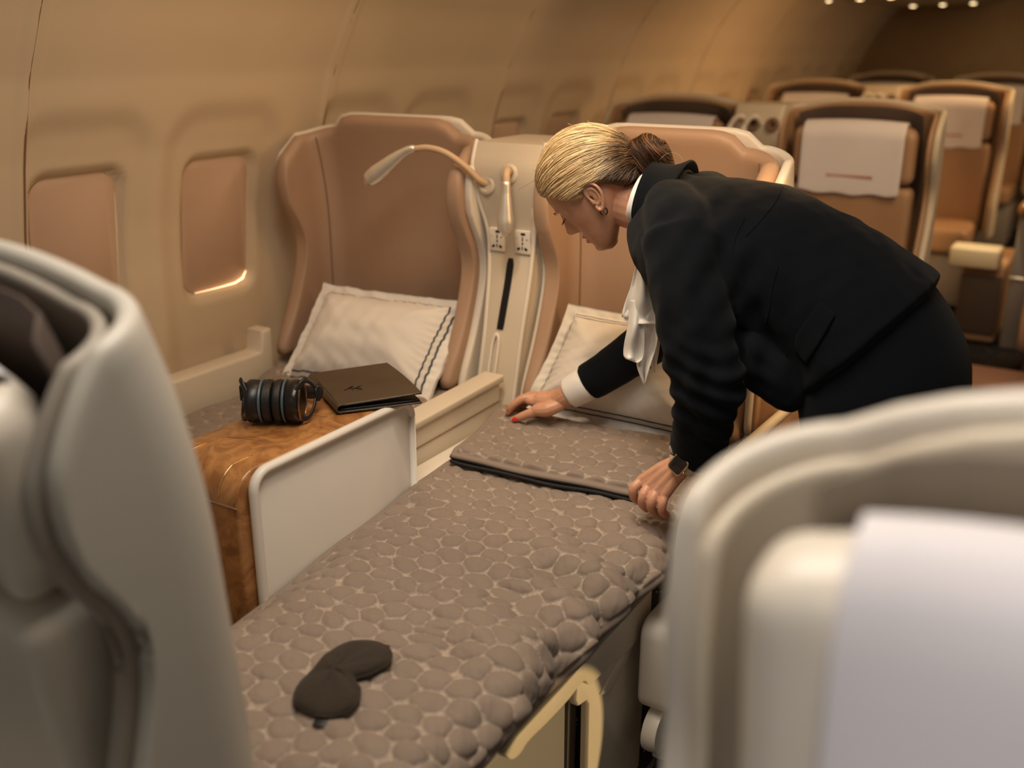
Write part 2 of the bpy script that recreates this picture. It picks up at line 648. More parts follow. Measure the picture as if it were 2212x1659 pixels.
def sphere_vf(c, r, n=16, m=10, R=None):
    r = A([r, r, r]) if np.isscalar(r) else A(r)
    V = []; F = []
    for i in range(1, m):
        th = math.pi * i / m
        for j in range(n):
            ph = 2 * math.pi * j / n
            V.append((math.sin(th) * math.cos(ph), math.sin(th) * math.sin(ph), math.cos(th)))
    V.append((0, 0, 1)); V.append((0, 0, -1))
    for i in range(m - 2):
        for j in range(n):
            F.append((i * n + j, (i + 1) * n + j, (i + 1) * n + (j + 1) % n, i * n + (j + 1) % n))
    t = (m - 1) * n
    for j in range(n):
        F.append((t, j, (j + 1) % n)); F.append((t + 1, (m - 2) * n + (j + 1) % n, (m - 2) * n + j))
    V = A(V) * r
    if R is not None:
        V = V @ A(R).T
    return V + A(c), F


def lathe_vf(prof, c=(0, 0, 0), axis=(0, 0, 1), n=28):
    """prof: list of (distance along axis, radius)"""
    ax = unit(axis)
    u = unit(np.cross(ax, [0, 0, 1.0] if abs(ax[2]) < 0.9 else [1.0, 0, 0])); v = np.cross(ax, u)
    th = np.linspace(0, 2 * np.pi, n, endpoint=False)
    rings = [A(c) + ax * h + r * (np.outer(np.cos(th), u) + np.outer(np.sin(th), v)) for h, r in prof]
    return loft_vf(rings, True)


def lathe(name, prof, c, axis, m, parent=None, n=28):
    V, F = lathe_vf(prof, c, axis, n)
    o = obj(name, V, F, m, parent)
    mark_sharp(o, 50)
    return o


def sm(x, a, b):
    t = np.clip((A(x) - a) / (b - a), 0, 1)
    return t * t * (3 - 2 * t)


def copy_tree(o, parent=None):
    c = o.copy()
    COL.objects.link(c)
    c.parent = parent
    for ch in o.children:
        copy_tree(ch, c)
    return c

# ------------------------------------------------------------------ the cabin: wall, floor, ceiling, bins, bulkhead
WZ = [0, 0.3, 0.6, 0.9, 1.0, 1.19, 1.38, 1.54, 1.66, 1.76]
WX = [-2.16, -2.20, -2.22, -2.207, -2.195, -2.15, -2.085, -2.0, -1.91, -1.81]


def wall_x(z):
    return np.interp(z, np.linspace(0, 1.76, 60), np.interp(np.linspace(0, 1.76, 60), WZ, WX))


SEAM0 = 1.385          # a panel seam every metre
WIN = [(0.155, 0.0), (0.615, 0.0)]   # window centres inside each panel


def sdbox(x, y, hx, hy, r):
    qx = np.abs(x) - hx + r; qy = np.abs(y) - hy + r
    return np.hypot(np.maximum(qx, 0), np.maximum(qy, 0)) + np.minimum(np.maximum(qx, qy), 0) - r


def wall_offset(Y, Zz):
    """how far the panel stands out into the cabin"""
    u = np.mod(Y - SEAM0, 1.0)
    o = np.zeros_like(Y)
    for c, _ in WIN:
        d = u - c
        bay = sdbox(d, Zz - 0.86, 0.190, 0.41, 0.10)
        o -= 0.016 * (1 - sm(bay, -0.03, 0.045))
        rec = sdbox(d, Zz - 0.953, 0.142, 0.212, 0.06)
        o -= 0.030 * (1 - sm(rec, -0.022, 0.0))
    ds = np.minimum(u, 1 - u)
    o += 0.006 * sm(ds, 0.0, 0.010) * (1 - sm(ds, 0.014, 0.026))
    return o


def build_wall(name, y0, y1, dy, dz):
    ys = np.arange(y0, y1 + 1e-6, dy)
    zs = np.concatenate([np.arange(0, 0.5, 0.1), np.arange(0.5, 1.77, dz)])
    Yg, Zg = np.meshgrid(ys, zs, indexing='ij')
    Xg = wall_x(Zg) + wall_offset(Yg, Zg)
    G = np.stack([Xg, Yg, Zg], -1)
    n, m = Yg.shape
    idx = np.arange(n * m).reshape(n, m)
    V1 = G.reshape(-1, 3); V2 = (G + [-0.08, 0, 0]).reshape(-1, 3)
    V2[:, 0] = np.minimum(V2[:, 0], wall_x(V2[:, 2]) - 0.08)
    q = np.stack([idx[:-1, :-1], idx[1:, :-1], idx[1:, 1:], idx[:-1, 1:]], -1).reshape(-1, 4)
    F = [tuple(f) for f in q] + [tuple(f[::-1] + n * m) for f in q]
    loop = list(idx[0, :]) + list(idx[1:, -1]) + list(idx[-1, -2::-1]) + list(idx[-2:0:-1, 0])
    for a_, b_ in zip(loop, loop[1:] + loop[:1]):
        F.append((b_, a_, a_ + n * m, b_ + n * m))
    return structure(obj(name, np.vstack([V1, V2]), F, M_WALL))


build_wall('wall_left', 0.3, 9.1, 0.011, 0.013)

for k in range(-1, 7):
    P = [(wall_x(z) + 0.0005, SEAM0 + k, z) for z in np.linspace(0.02, 1.75, 40)]
    structure(tube('trim_%d' % (k + 12), P, 0.0026, M_STITCH, None, n=6))

# closed window shades in their recesses
wk = 0
for k in range(-1, 6):
    for ci, (c, _) in enumerate(WIN):
        yc = SEAM0 + k + c
        if yc < 0.6 or yc > 8.9:
            continue
        if k >= 1 and ci == 0 and k < 1:
            continue
        wk += 1
        win = bpy.data.objects.new('window_%d' % wk, None)
        COL.objects.link(win); structure(win)
        win.location = (0, yc, 0)
        # shade panel that follows the wall
        na, nb = 24, 30
        pts = rrect(-0.122, 0.122, 0.762, 1.144, 0.05, 8)
        Zs = A([p[1] for p in pts]); Ys = A([p[0] for p in pts])
        V = []; F = []
        L = len(pts)
        for s_, off in ((1.0, -0.055), (1.0, -0.042), (0.985, -0.0395)):
            zz = 0.953 + (Zs - 0.953) * s_
            V.append(np.stack([wall_x(zz) + off, Ys * s_, zz], -1))
        for r_ in range(2):
            for j in range(L):
                F.append((r_ * L + j, r_ * L + (j + 1) % L, (r_ + 1) * L + (j + 1) % L, (r_ + 1) * L + j))
        F.append(tuple(2 * L + j for j in range(L)))
        o = obj('shade', np.vstack(V), F, M_SHADE, win, True); structure(o); mark_sharp(o, 40)
        # raised surround
        ring = rrect(-0.126, 0.126, 0.758, 1.148, 0.055, 8)
        P = A([(wall_x(p[1]) - 0.046, p[0], p[1]) for p in ring])
        P = np.vstack([P, P[:1]])
        structure(tube('surround', P, 0.0035, M_WALL, win, n=8, caps=False))
        if k == 0 and ci == 1:
            # daylight leaking past the lower corner of the shade
            g = [(wall_x(z) - 0.035, y, z) for y, z in ((-0.085, 0.766), (-0.03, 0.765), (0.02, 0.765), (0.070, 0.766), (0.101, 0.775), (0.115, 0.795))]
            structure(tube('light_gap', g, [0.0006, 0.001, 0.0014, 0.0022, 0.0026, 0.001],
                           mat('daylight_gap', (1, 0.7, 0.4), emit=((1.0, 0.62, 0.34), 3.2)), win, n=6))

fl = obj('floor', [(-2.35, -0.6, 0), (2.6, -0.6, 0), (2.6, 9.2, 0), (-2.35, 9.2, 0), (-2.35, -0.6, -0.05), (2.6, -0.6, -0.05), (2.6, 9.2, -0.05), (-2.35, 9.2, -0.05)],
         [(0, 1, 2, 3), (7, 6, 5, 4), (0, 4, 5, 1), (1, 5, 6, 2), (2, 6, 7, 3), (3, 7, 4, 0)], M_CARPET, smooth=False)
structure(fl)
# woven stripes along the aisle edge
for k, (xa, wd) in enumerate(((-0.655, 0.010), (-0.635, 0.010))):
    structure(box('trim_%d' % (k + 1), (wd, 8.5, 0.003), (xa, 4.6, 0.0012), M_CARPETSTRIPE, None, 0.001, 1))
structure(box('wall_rear', (4.9, 0.08, 2.5), (0.15, 9.14, 1.2), M_WALLDK, None, 0.0))
structure(box('ceiling', (4.9, 9.8, 0.05), (0.15, 4.3, 2.46), M_BIN, None, 0.0))

# curved cove that closes the wall up to the ceiling in the front rows
cz = [(-1.80, 1.745), (-1.70, 1.86), (-1.56, 2.0), (-1.40, 2.14), (-1.22, 2.28), (-1.02, 2.40), (-0.95, 2.44)]
G = A([[(x_, y_, z_) for x_, z_ in cz] for y_ in np.linspace(0.3, 3.38, 12)])
structure(slab('ceiling_cove', G, 0.02, M_WALL, None, side=0.0))

# overhead bins over the window seats, with their reading lights
binm = prism('overhead_bin', [(-1.93, 1.72), (-1.20, 1.74), (-1.02, 1.80), (-0.96, 1.92), (-1.0, 2.3), (-1.1, 2.43), (-1.95, 2.43)], 1, 3.4, 9.09, M_BIN, None, 0.01)
tag(binm, 'cream overhead bin running above the far window seats', 'overhead bin')
nl = 0
for yb, xs in ((6.95, (-1.86, -1.66, -1.47)), (8.45, (-1.62, -1.41, -1.20))):
    for xi, x_ in enumerate(xs):
        zb = 1.72 + 0.02 * (x_ + 1.93) / 0.73
        t = thing('reading_light', (x_, yb, zb),
                  '%s small glowing ceiling reading light in the %s row under the overhead bin' % (('left', 'middle', 'right')[xi], ('nearer', 'farther')[yb > 8]),
                  'reading light', 'reading lights under the overhead bin')
        lathe('bezel', [(0.004, 0.03), (-0.008, 0.03), (-0.012, 0.024)], (0, 0, 0), (0, 0, 1), M_BIN, t, 16)
        lathe('lens', [(-0.011, 0.022), (-0.016, 0.018), (-0.018, 0.01)], (0, 0, 0), (0, 0, 1), mat('lamp_glass_%d' % nl, (1, .8, .5), emit=((1.0, 0.70, 0.36), 5.0)), t, 16)
        nl += 1

# ------------------------------------------------------------------ seats
EXT_Z = [0.38, 0.45, 0.52, 0.586, 0.625, 0.69, 0.756, 0.82, 0.876, 0.915, 0.95, 0.99, 1.035, 1.09, 1.3]
EXT_Y = [0.25, 0.25, 0.25, 0.245, 0.225, 0.19, 0.163, 0.140, 0.125, 0.128, 0.147, 0.172, 0.190, 0.197, 0.197]


_ez = np.linspace(0.30, 1.36, 213)
_ey = np.interp(_ez, EXT_Z, EXT_Y)
for _k in range(3):
    _ey = np.convolve(np.pad(_ey, 6, 'edge'), np.ones(13) / 13, 'valid')


def wrap_grid(w, grow, zbot, nz=46, top=1.235, arch=0.0, power=2.6, zs=0.0):
    """the horseshoe of back and two wings, seen from inside"""
    r = 0.085
    cols = []
    nW, nC, nB = 16, 8, 15
    kinds = [('L', a) for a in np.linspace(0, 1, nW)] + [('c', a) for a in np.linspace(0, 90, nC + 2)[1:-1]] + \
            [('B', a) for a in np.linspace(-1, 1, nB)] + [('d', a) for a in np.linspace(90, 0, nC + 2)[1:-1]] + [('R', a) for a in np.linspace(1, 0, nW)]
    G = np.zeros((nz, len(kinds), 3))
    ww = w + grow
    for ci, (kd, a) in enumerate(kinds):
        if kd in 'LR':
            zt = 1.100 + 0.075 * a - 0.075 * max(0, 1 - a / 0.35) ** 2.2
        elif kd in 'cd':
            zt = 1.185 + 0.010 * sm(a, 0, 80)
            zt = 1.175 + 0.022 * sm(a, 0, 90)
        else:
            ex = max(0.0, abs(a) * (ww - r) - (ww - r - 0.085))
            zt = 1.235 - (0.038 - 0.038 * math.sqrt(max(0, 1 - (ex / 0.085) ** 2)))
        if arch:
            # one smooth arch from the middle of the back to the front of the wings
            if kd in 'LR':
                arc = 0.62 + 0.38 * (1 - a)
            elif kd in 'cd':
                arc = 0.50 + 0.12 * (1 - a / 90)
            else:
                arc = 0.50 * abs(a)
            zt = 1.235 - arch * arc ** power - (0.06 * max(0, 1 - a / 0.3) ** 2.2 if kd in 'LR' else 0)
        zt = zt + grow * 0.25 + (top - 1.235)
        for k, t in enumerate(np.linspace(0, 1, nz)):
            z = zbot + t * (zt - zbot)
            e = np.interp(z - zs, _ez, _ey) + grow * 0.2
            yb = grow - 0.045 * max(0, (z - 0.92) / 0.3) ** 2
            if kd in 'LR':
                x = -ww; y = -r - (1 - a) * (e - r)
            elif kd in 'cd':
                an = math.radians(a)
                x = -ww + r - r * math.cos(an); y = -r + r * math.sin(an)
            else:
                x = a * (ww - r); y = 0
            if kd in 'Rd':
                x = -x
            G[k, ci] = (x, y + yb, z)
    return G


def wrap(name, w, grow, t, m, parent, zbot, top=1.235, arch=0.0, power=2.6, zs=0.0):
    G = wrap_grid(w, grow, zbot, top=top, arch=arch, power=power, zs=zs)
    G = G[:, ::-1]
    return slab(name, G, t, m, parent, side=0.5)


def cover_cloth(name, parent, w, ztop, zbot, yfront, seed, x0=0.0, m=None, tail=0.06):
    """antimacassar: over the top of the headrest and down its front"""
    prof = [(yfront + 0.085, ztop - tail), (yfront + 0.075, ztop - 0.012), (yfront + 0.05, ztop + 0.004), (yfront + 0.02, ztop - 0.004), (yfront + 0.002, ztop - 0.03)]
    nz = 16
    for k in range(1, nz):
        prof.append((yfront - 0.004, ztop - 0.03 + (zbot - ztop + 0.03) * k / (nz - 1)))
    xs = np.linspace(-w / 2, w / 2, 17)
    G = np.zeros((len(prof), 17, 3))
    for i, (y, z) in enumerate(prof):
        for j, x in enumerate(xs):
            sag = 0.006 * math.sin(j * 1.1 + seed) * max(0, (i - 5) / len(prof)) + 0.012 * (1 - (x / (w / 2)) ** 2) * max(0, (i - 6) / len(prof)) * -1 + 0.014 * (1 - (x / 0.24) ** 2) * max(0, 1 - i / 8)
            G[i, j] = (x0 + x, y - 0.03 * (abs(x) / 0.2375) ** 3 + 0.004 * math.sin(3 * x / w * 3 + seed + i * 0.3) * max(0, (i - 5) / len(prof)), z + sag)
    G = G[:, ::-1]
    return slab(name, G, 0.004, m or M_COVERCLOTH, parent, side=0.5)


def make_upright_seat(loc, label, group, leather=None, shellm=None, cover=(0.39, 1.15, 0.905), red=True, seat_bottom=True, w=0.268, lining=None, recess=None, arch=0.14, head=(0.475, 0.0), power=2.6, zs=0.0):
    leather = leather or M_LEATHER_D
    t = thing('airplane_seat', loc, label, 'seat', group)
    wrap('shell', w, 0.040, 0.024, shellm or M_CREAM, t, 0.40, top=1.240, arch=arch, power=power, zs=zs)
    wrap('lining', w, 0.018, 0.016, lining or leather, t, 0.42, arch=arch, power=power, zs=zs)
    G = np.zeros((8, 14, 3))
    for i, z in enumerate(np.linspace(0.9, 1.228, 8)):
        for j, x in enumerate(np.linspace(-0.240, 0.240, 14)):
            G[i, j] = (x, -0.006 - 0.045 * (abs(x) / 0.240) ** 8 - 0.045 * max(0, (z - 0.92) / 0.3) ** 2, z - 0.028 * (abs(x) / 0.240) ** 3 * (i / 7))
    slab('recess_shade', G[:, ::-1], 0.006, recess or M_RECESS, t)  # dark sheet added behind the headrest, recess shade put into its colour
    # cushions
    V, F = rbox_vf((head[0], 0.09, 0.215 + head[1] * 0.4), (0, -0.105, 1.045 + head[1] * 0.8), 0.035, 5, rotx(0.06), 10)
    V[:, 2] += 0.016 * (1 - np.clip(np.abs(V[:, 0]) / 0.24, 0, 1) ** 2) * sm(V[:, 2], 1.0, 1.14)
    V[:, 1] -= 0.03 * np.clip(np.abs(V[:, 0]) / 0.23, 0, 1) ** 3
    obj('headrest', V, F, leather, t)
    V, F = rbox_vf((0.485, 0.10, 0.48), (0, -0.095, 0.69), 0.03, 5, rotx(0.05), 10)
    V[:, 1] -= 0.02 * np.clip(np.abs(V[:, 0]) / 0.23, 0, 1) ** 3
    obj('backrest', V, F, leather, t)
    if seat_bottom:
        V, F = rbox_vf((0.48, 0.50, 0.14), (0, -0.33, 0.42), 0.04, 4)
        obj('seat_cushion', V, F, leather, t)
        V, F = rbox_vf((0.50, 0.46, 0.30), (0, -0.28, 0.19), 0.02, 2)
        obj('seat_base', V, F, M_BLUEGREYPL, t)
    if cover:
        c = cover_cloth('headrest_cover', t, cover[0], cover[1] + 0.018 + head[1], cover[2], -0.166, 1.3)
        c['label'] = 'pale cloth headrest cover'
        if red:
            q = MB()
            xs = np.linspace(-0.085, 0.085, 15)
            for k, x in enumerate(xs):
                V, F = rbox_vf((0.008, 0.002, 0.011), (x, -0.1735 - 0.03 * (abs(x) / 0.2375) ** 3, cover[2] + 0.062), 0.0006, 1)
                q.add(V, F)
            q.build('red_print', M_RED, c)
    return t


ROWS = {1: 4.30, 2: 6.55, 3: 8.62}
BGSEAT = 'seats of the rows behind the bed'
s1 = make_upright_seat((-0.955, ROWS[1], -0.018), 'beige aisle seat with white headrest cover directly behind the bending person', BGSEAT)


def dup_seat(x, y, label):
    c = copy_tree(s1)
    c.location = (x, y, -0.02); c['label'] = label
    return c


dup_seat(-1.735, ROWS[1], 'beige window seat with white headrest cover, first row behind the person, above the blonde hair')
dup_seat(-1.735, ROWS[2], 'beige window seat with dark rimmed top in the second row back')
dup_seat(-0.955, ROWS[2], 'beige aisle seat with white headrest cover in the second row back')
dup_seat(-1.735, ROWS[3], 'beige window seat in the rearmost row, only its top showing')
dup_seat(-0.955, ROWS[3], 'beige aisle seat in the rearmost row, cut by the frame')


def divider_rings(y0):
    prof = [(0.46, -0.26, 0.062), (0.575, -0.225, 0.060), (0.72, -0.19, 0.060), (0.875, -0.155, 0.066), (0.98, -0.145, 0.072), (1.04, -0.16, 0.085), (1.10, -0.178, 0.096), (1.165, -0.180, 0.104), (1.20, -0.165, 0.106), (1.212, -0.14, 0.106)]
    zz = np.linspace(0, 1, 40)
    zs = np.interp(zz, np.linspace(0, 1, len(prof)), [p[0] for p in prof])
    rings = []
    zk = [p[0] for p in prof]
    fine = np.linspace(zk[0], zk[-1], 46)
    yy = np.convolve(np.pad(np.interp(fine, zk, [p[1] for p in prof]), 2, 'edge'), np.ones(5) / 5, 'valid')
    hw = np.convolve(np.pad(np.interp(fine, zk, [p[2] for p in prof]), 2, 'edge'), np.ones(5) / 5, 'valid')
    for z, y, h in zip(fine, yy, hw):
        rings.append([(p[0], p[1], z) for p in rrect(-h, h, y, 0.10, 0.016, 4)])
    return rings, fine, yy, hw


def make_divider(loc, label, group, lampstyle=True):
    t = thing('seat_divider', loc, label, 'seat divider', group)
    rings, fz, fy, fh = divider_rings(0)
    V, F = loft_vf(rings)
    o = obj('body', V, F, M_CREAM, t); mark_sharp(o, 50)
    return t, fz, fy, fh


def front_y(fz, fy, z):
    return float(np.interp(z, fz, fy))


dv0, fz, fy, fh = make_divider((-1.345, 2.335, 0), 'cream seat divider with two power sockets and a black slot between the two beds', 'seat dividers')
# rim trim running down both edges of the face
for s_ in (-1, 1):
    P = [(s_ * (h - 0.004), y + 0.004, z) for z, y, h in zip(fz[4:], fy[4:], fh[4:])]
    tube('edge_trim', P, 0.0065, M_CREAM2, dv0, n=8)
# sockets
for s_ in (-1, 1):
    xc = 0.010 + s_ * 0.0395
    if s_ < 0:
        xc = -0.037
    else:
        xc = 0.040
    zc = 0.965
    yf = front_y(fz, fy, zc) - 0.004
    R = rotx(0.04)
    p = box('power_socket', (0.046, 0.010, 0.062), (xc, yf, zc), M_CREAM2, dv0, 0.003, 2, R)
    q = MB()
    for sx, sz, cx_, cz_ in ((0.013, 0.006, 0.004, 0.022), (0.003, 0.011, 0.002, 0.009), (0.004, 0.006, 0.002, -0.003), (0.003, 0.009, 0.001, -0.015),
                             (0.009, 0.006, -0.010, -0.017), (0.009, 0.006, 0.012, -0.017), (0.002, 0.002, -0.015, 0.010), (0.006, 0.0015, 0.015, 0.008)):
        V, F = rbox_vf((sx, 0.003, sz), (cx_, 0, cz_), 0.0008, 1)
        if abs(cx_) > 0.009 and sz > 0.005:
            V, F = rbox_vf((sx, 0.003, sz), (0, 0, 0), 0.0008, 1, roty(0.5 * np.sign(cx_)))
            V = V + [cx_, 0, cz_]
        q.add(V @ R.T + [xc, yf - 0.0052, zc], F)
    q.build('socket_holes', M_BLACK, p)
# black slot and its handle
zs = np.linspace(0.735, 0.918, 14)
G = np.zeros((14, 3, 3))
for i, z in enumerate(zs):
    hw = 0.0085 * (1 if z < 0.91 else 0.75)
    for j, x in enumerate((-hw, 0, hw)):
        G[i, j] = (0.004 + x - 0.012 * (0.918 - z) / 0.18, front_y(fz, fy, z) - 0.0012, z)
slab('slot', G[:, ::-1], 0.004, M_BLACK, dv0)
P = [(-0.012 + dx, front_y(fz, fy, z) - 0.006, z) for dx, z in ((-0.013, 0.60), (-0.013, 0.66), (-0.011, 0.70), (-0.003, 0.722), (0.006, 0.71), (0.008, 0.67), (0.006, 0.60))]
tube('latch_handle', spline(P, 24), 0.0045, M_CREAM2, dv0, n=8)
for s_, x_, z_ in ((0, -0.055, 1.108), (1, 0.014, 1.140)):
    lathe('lamp_socket', [(0.0, 0.026), (0.003, 0.024), (0.004, 0.017), (-0.004, 0.012)], (x_, front_y(fz, fy, z_) + 0.0, z_), (0, -1, 0.1), M_CREAM, dv0, 20)
# flexible lamps
LAMP = 'flexible reading lamps on the near divider'
l1 = thing('reading_lamp', (-1.40, 2.157, 1.108), 'brushed steel flexible lamp stretched out leftwards over the window bed', 'reading lamp', LAMP)
arm = spline([(0, 0.012, 0), (-0.012, -0.012, 0.012), (-0.04, -0.03, 0.044), (-0.085, -0.05, 0.078), (-0.135, -0.06, 0.090), (-0.187, -0.065, 0.084)], 30)
tube('lamp_arm', arm, 0.0085, M_LAMPARM, l1, n=10)
hd = [(-0.180, -0.065, 0.086), (-0.2, -0.067, 0.079), (-0.228, -0.069, 0.062), (-0.262, -0.072, 0.038), (-0.29, -0.075, 0.018), (-0.312, -0.077, 0.003), (-0.322, -0.078, -0.005)]
tube('lamp_head', spline(hd, 24), list(np.interp(np.linspace(0, 1, 24), [0, .2, .45, .68, .88, 1], [.0105, .012, .020, .0245, .021, .012])), M_STEEL, l1, n=20)
l2 = thing('reading_lamp', (-1.331, 2.155, 1.140), 'brushed steel reading lamp hanging straight down above the power sockets', 'reading lamp', LAMP)
arm = spline([(0, 0.012, 0), (0.006, -0.010, 0.008), (0.014, -0.030, 0.012), (0.022, -0.046, 0.004), (0.025, -0.052, -0.022)], 20)
tube('lamp_arm', arm, 0.0095, M_LAMPARM, l2, n=10)
hd = [(0.025, -0.052, -0.018), (0.025, -0.053, -0.038), (0.025, -0.054, -0.065), (0.025, -0.055, -0.098), (0.025, -0.056, -0.125), (0.025, -0.0565, -0.138)]
tube('lamp_head', spline(hd, 24), list(np.interp(np.linspace(0, 1, 24), [0, .2, .45, .68, .88, 1], [.0105, .0115, .0165, .0215, .019, .010])), M_STEEL, l2, n=20)

# dividers of the rows behind, lamps folded over the top
DV = []
for rk in (1, 2):
    t, *_ = make_divider((-1.345, ROWS[rk], 0), ('cream divider between the first row seats behind the person, two round lamp sockets',
                                                 'cream divider between the second row seats, partly hidden')[rk - 1], 'seat dividers')
    for x_ in (-0.045, 0.035):
        lathe('lamp_socket', [(0.0, 0.03), (0.006, 0.027), (0.008, 0.016), (0.0, 0.012)], (x_ + 0.03, -0.18, 1.135), (0, -1, 0.15), M_STITCH, t, 18)
    for q_, x_ in enumerate((-0.09, -0.03)):
        l = thing('reading_lamp', (-1.345 + x_, ROWS[rk] - 0.17, 1.13),
                  '%s pale curved lamp on the divider of the %s row behind the person' % (('outer', 'inner')[q_], ('first', 'second')[rk - 1]), 'reading lamp', 'curved lamps of the rows behind')
        tube('lamp_arm', spline([(0.05, 0.0, 0.0), (0.035, -0.03, 0.035), (0.01, -0.04, 0.03), (-0.01, -0.045, 0.0)], 16), 0.011, M_CREAM2, l, n=8)
        tube('lamp_head', spline([(-0.01, -0.045, 0.0), (-0.02, -0.05, -0.04), (-0.028, -0.055, -0.085)], 10), [.011, .013, .016, .018, .019, .019, .018, .016, .013, .01], M_CREAM2, l, n=12)


# seats turned into beds: smooth wing shells without headrest
def make_bed_seat(loc, label, group, hw=0.288):
    t = thing('airplane_seat', loc, label, 'seat', group)
    wrap('shell', hw, 0.042, 0.022, M_CREAM2, t, 0.42, top=1.242)
    ln = wrap('lining', hw, 0.010, 0.042, M_LEATHER, t, 0.585)
    # stitched seams of the lining
    for s_ in (-1, 1):
        P = [(s_ * (hw - 0.026), -0.035 - 0.045 * max(0, (z - 0.92) / 0.3) ** 2, z) for z in np.linspace(0.6, 1.19, 30)]
        tube('seam', P, 0.0022, M_STITCH, t, n=6)
    V, F = rbox_vf((2 * hw + 0.005, 0.34, 0.165), (0, -0.15, 0.455), 0.04, 5)
    obj('seat_cushion', V, F, M_LEATHER, t)
    V, F = rbox_vf((0.42, 1.28, 0.08), (0, -0.99, 0.410), 0.035, 4)
    obj('leg_rest', V, F, M_LEATHER, t)
    return t


NEAR = 'seats folded flat into beds'
bs1 = make_bed_seat((-1.775, 2.305, 0), 'tan winged window seat with a pillow standing in it', NEAR)
bs2 = make_bed_seat((-0.962, 2.335, 0), 'tan winged aisle seat behind the blonde head, folded into the large bed', NEAR, 0.262)

# the row the camera stands in
fr = make_upright_seat((0.108, 0.795, 0), 'blurred pale seat with white headrest cover, lower right corner of the photo', 'seats of the camera row', leather=M_CREAM2, shellm=M_CREAM2,
                       cover=(0.41, 1.155, 0.70), red=False, w=0.298, recess=mat('taupe_recess_shade', (0.20, 0.16, 0.12), 0.6), lining=M_CREAM, arch=0.44, head=(0.535, 0.028), power=2.8, zs=0.05)  # the taupe holds the recess shade of this seat
fr_seat = make_upright_seat((-1.072, 0.700, 0.0), 'blurred grey seat shell seen from its side, lower left corner of the photo', 'seats of the camera row', leather=M_CREAM2, shellm=M_SHELLG,
                            cover=(0.40, 1.155, 0.96), red=False, lining=mat('pale_taupe_lining', (0.36, 0.32, 0.27), 0.5), arch=0.20)
fr_seat.rotation_euler = (0.07, 0, 0)
fr.rotation_euler = (0.09, 0, 0)
# ------------------------------------------------------------------ console between the beds
cs = thing('side_console', (-1.33, 1.10, 0), 'burl wood console with white side panel between the two beds', 'console')
ZC = 0.735
# wood: a front that rolls over into the top
prof = [(0.0, 0.02), (0.0, ZC - 0.055)] + [(0.055 - 0.055 * math.cos(a), ZC - 0.055 + 0.055 * math.sin(a)) for a in np.linspace(0.15, math.pi / 2, 8)] + [(0.497, ZC), (0.497, 0.02)]
W0, W1 = -0.115, 0.088
prism('wood_body', [(p[0], p[1]) for p in prof], 0, W0, W1, M_BURL, cs, 0.006, 3)
for xa in (-0.072, 0.045):
    P = [(xa, -0.0012 + p[0], p[1] + 0.0008) for p in prof[2:9]]
    P = [(xa + 0.004 * i, y, z) for i, (_, y, z) in enumerate(P)]
    tube('gold_inlay', spline([(xa, y - 0.0005, z + 0.0005) for _, y, z in P] + [(xa, 0.085, ZC + 0.0008)], 20), 0.0014, M_GOLD, cs, n=6)
box('seam_line', (0.204, 0.003, 0.002), (-0.013, -0.0005, ZC - 0.062), M_STITCH, cs, 0.0006, 1)
# white side panel with a raised border
pl = [(p[0], p[1]) for p in rrect(0.03, 0.49, 0.10, ZC - 0.004, 0.035, 6)]
prism('side_panel', pl, 0, W1 - 0.002, W1 + 0.014, M_WHITE, cs, 0.003, 2)
P = A([(W1 + 0.013, p[0], p[1]) for p in pl]); P = np.vstack([P, P[:1]])
tube('panel_border', P, [(0.0085, 0.0105)] * len(P), M_WHITE, cs, n=10, caps=False, ref=(1, 0, 0))
for k_ in range(2):
    box('recess_line', (0.09, 0.0016, 0.0012), (-0.02 + 0.005 * k_, 0.14 + 0.16 * k_, ZC + 0.0004), M_STITCH, cs, 0.0003, 1, rotz(0.3 - 0.1 * k_))

# rail that divides the two beds
rl = thing('bed_divider_rail', (-1.335, 1.56, -0.028), 'long cream rail running from the console to the divider beside the bed', 'rail')
prism('rail_body', [(0.02, 0.30), (0.02, 0.635), (0.52, 0.645), (0.52, 0.30)], 0, -0.03, 0.025, M_CREAM, rl, 0.010, 3)
prism('top_cap', [(0.02, 0.630), (0.02, 0.649), (0.53, 0.659), (0.53, 0.640)], 0, -0.034, 0.031, M_CREAM, rl, 0.006, 3)
box('groove', (0.003, 0.49, 0.0022), (0.0255, 0.27, 0.588), M_STITCH, rl, 0.0005, 1, rotx(0.018))
lg = thing('bed_side_ledge', (-1.253, 1.55, 0), 'pale padded ledge along the quilt edge below the rail', 'ledge')
V, F = rbox_vf((0.108, 0.46, 0.07), (0, 0.24, 0.487), 0.016, 4)
obj('ledge_pad', V, F, M_CREAM2, lg)
V, F = rbox_vf((0.107, 0.045, 0.066), (0, 0.006, 0.484), 0.018, 4)
obj('end_cap', V, F, M_LEATHER, lg)

# side rail by the window wall
wr = thing('window_side_rail', (-2.105, 1.2, 0), 'cream rail along the window wall beside the far bed', 'rail')
prism('rail_body', [(0.0, 0.30), (0.0, 0.600), (0.78, 0.600), (0.785, 0.61), (0.79, 0.66), (0.83, 0.66), (0.83, 0.30)], 0, -0.035, 0.035, M_CREAM, wr, 0.010, 3)


